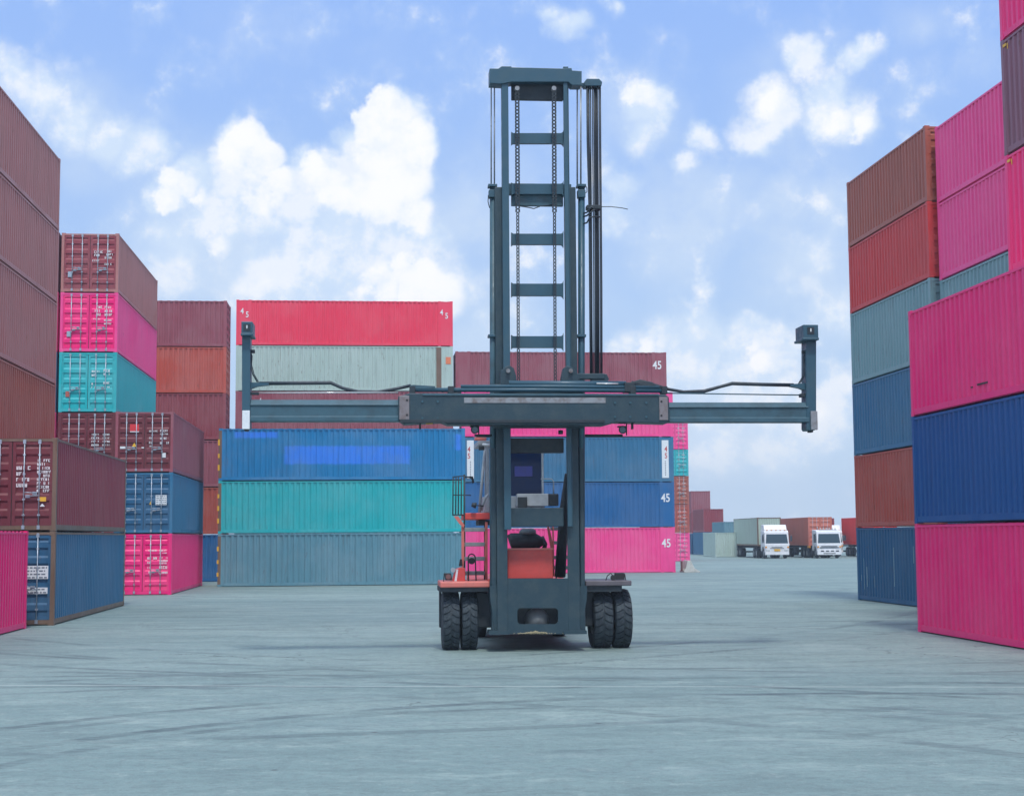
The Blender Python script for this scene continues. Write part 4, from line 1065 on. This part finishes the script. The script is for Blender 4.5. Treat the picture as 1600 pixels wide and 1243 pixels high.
def grp(g, vec):
    n = t.node('ShaderNodeGroup'); n.node_tree = g; t.l.new(vec, n.inputs[0]); return n.outputs[0]
d1_ = grp(gC, vdir)
up = t.vmath('ADD', vdir, (-.004, 0, .010))
nA_ = t.noise(vdir, 26, 6, .6); nB_ = t.noise(up, 26, 6, .6)
s1_ = grp(gS, vdir)
# general cloud added out of view, filling the sky and brightening the yard
gen = t.step(t.noise(t.scale(vdir, (1, 1, 2.2)), 2.2, 6, .55), .42, .66, .15, .95)
sepd = t.node('ShaderNodeSeparateXYZ', inp={0: vdir})
outv = t.step(t.vmath('DISTANCE', vdir, tuple(ray(800, 500).normalized()), out=1), .45, .62)
gen = t.math('MULTIPLY', gen, outv)
sky = t.node('ShaderNodeTexSky', sky_type='NISHITA', sun_disc=False, sun_elevation=SUN_EL, sun_rotation=SUN_AZ, altitude=0, air_density=1.0, dust_density=1.2, ozone_density=2.0)
SK = 1.0
horiz = t.step(sepd.outputs[2], -.02, .42)
skyc = t.mix(horiz, (6.3, 8.6, 11.6, 1), (3.8, 6.3, 12.4, 1))
skyc = t.mix(.88, sky.outputs[0], skyc)
veil = t.math('MULTIPLY', t.step(s1_, .0, .75), .62)
veil = t.math('MULTIPLY', veil, t.step(t.noise(vdir, 16, 8, .62), .28, .62, .35, 1))
c = t.mix(veil, skyc, (8.2, 9.6, 11.4, 1))
dens = t.step(t.math('ADD', d1_, t.math('MULTIPLY', t.math('SUBTRACT', nA_, .5), .6)), .05, .42)
relief = t.math('SUBTRACT', nA_, nB_)
nC_ = t.noise(vdir, 7, 3, .5)
shade = t.step(t.math('ADD', t.math('ADD', t.math('MULTIPLY', relief, 2.0), t.math('MULTIPLY', t.math('SUBTRACT', nA_, .5), .5)), t.math('ADD', t.math('MULTIPLY', t.math('SUBTRACT', nC_, .5), 1.1), t.math('MULTIPLY', t.math('SUBTRACT', d1_, .5), .7))), -.34, .20)
cc = t.mix(shade, (8.0, 9.6, 11.8, 1), (10.6, 11.2, 12.2, 1))
c = t.mix(t.math('MULTIPLY', dens, .92), c, cc)
b1_ = grp(gB, vdir)
core = t.step(t.math('ADD', b1_, t.math('MULTIPLY', t.math('SUBTRACT', nA_, .5), .95)), .15, .42)
cshade = t.step(t.math('ADD', relief, t.math('MULTIPLY', b1_, .3)), -.16, .26)
c = t.mix(t.math('MULTIPLY', core, .95), c, t.mix(cshade, (9.6, 10.6, 12.0, 1), (12.0, 12.1, 12.5, 1)))
c = t.mix(gen, c, (15.5, 16.5, 18.5, 1))  # unseen clouds set brighter than the visible ones for extra light
# pale band of haze low over the horizon
c = t.mix(t.step(sepd.outputs[2], .10, -.02, 0, .7), c, (7.4, 9.0, 11.0, 1))
w.cycles.sampling_method = 'MANUAL'; w.cycles.sample_map_resolution = 256
bg = t.node('ShaderNodeBackground', inp={0: c, 1: .085})
wo = t.node('ShaderNodeOutputWorld'); t.l.new(bg.outputs[0], wo.inputs[0])

sl = bpy.data.lights.new('sun', 'SUN'); sl.energy = 2.6; sl.angle = radians(8); sl.color = (1, .96, .9)
so = bpy.data.objects.new('sun', sl); COL.objects.link(so)
sd = Vector((sin(SUN_AZ) * cos(SUN_EL), cos(SUN_AZ) * cos(SUN_EL), sin(SUN_EL)))
so.rotation_euler = sd.to_track_quat('Z', 'Y').to_euler()

vs_ = S.view_settings; S.display_settings.display_device = 'sRGB'
vs_.view_transform = 'Standard'; vs_.look = 'None'; vs_.exposure = 0; vs_.gamma = 1; vs_.use_curve_mapping = False
S.render.engine = 'CYCLES'
for o in bpy.data.objects:
    for kx in ('_L', '_H'):
        if kx in o: del o[kx]
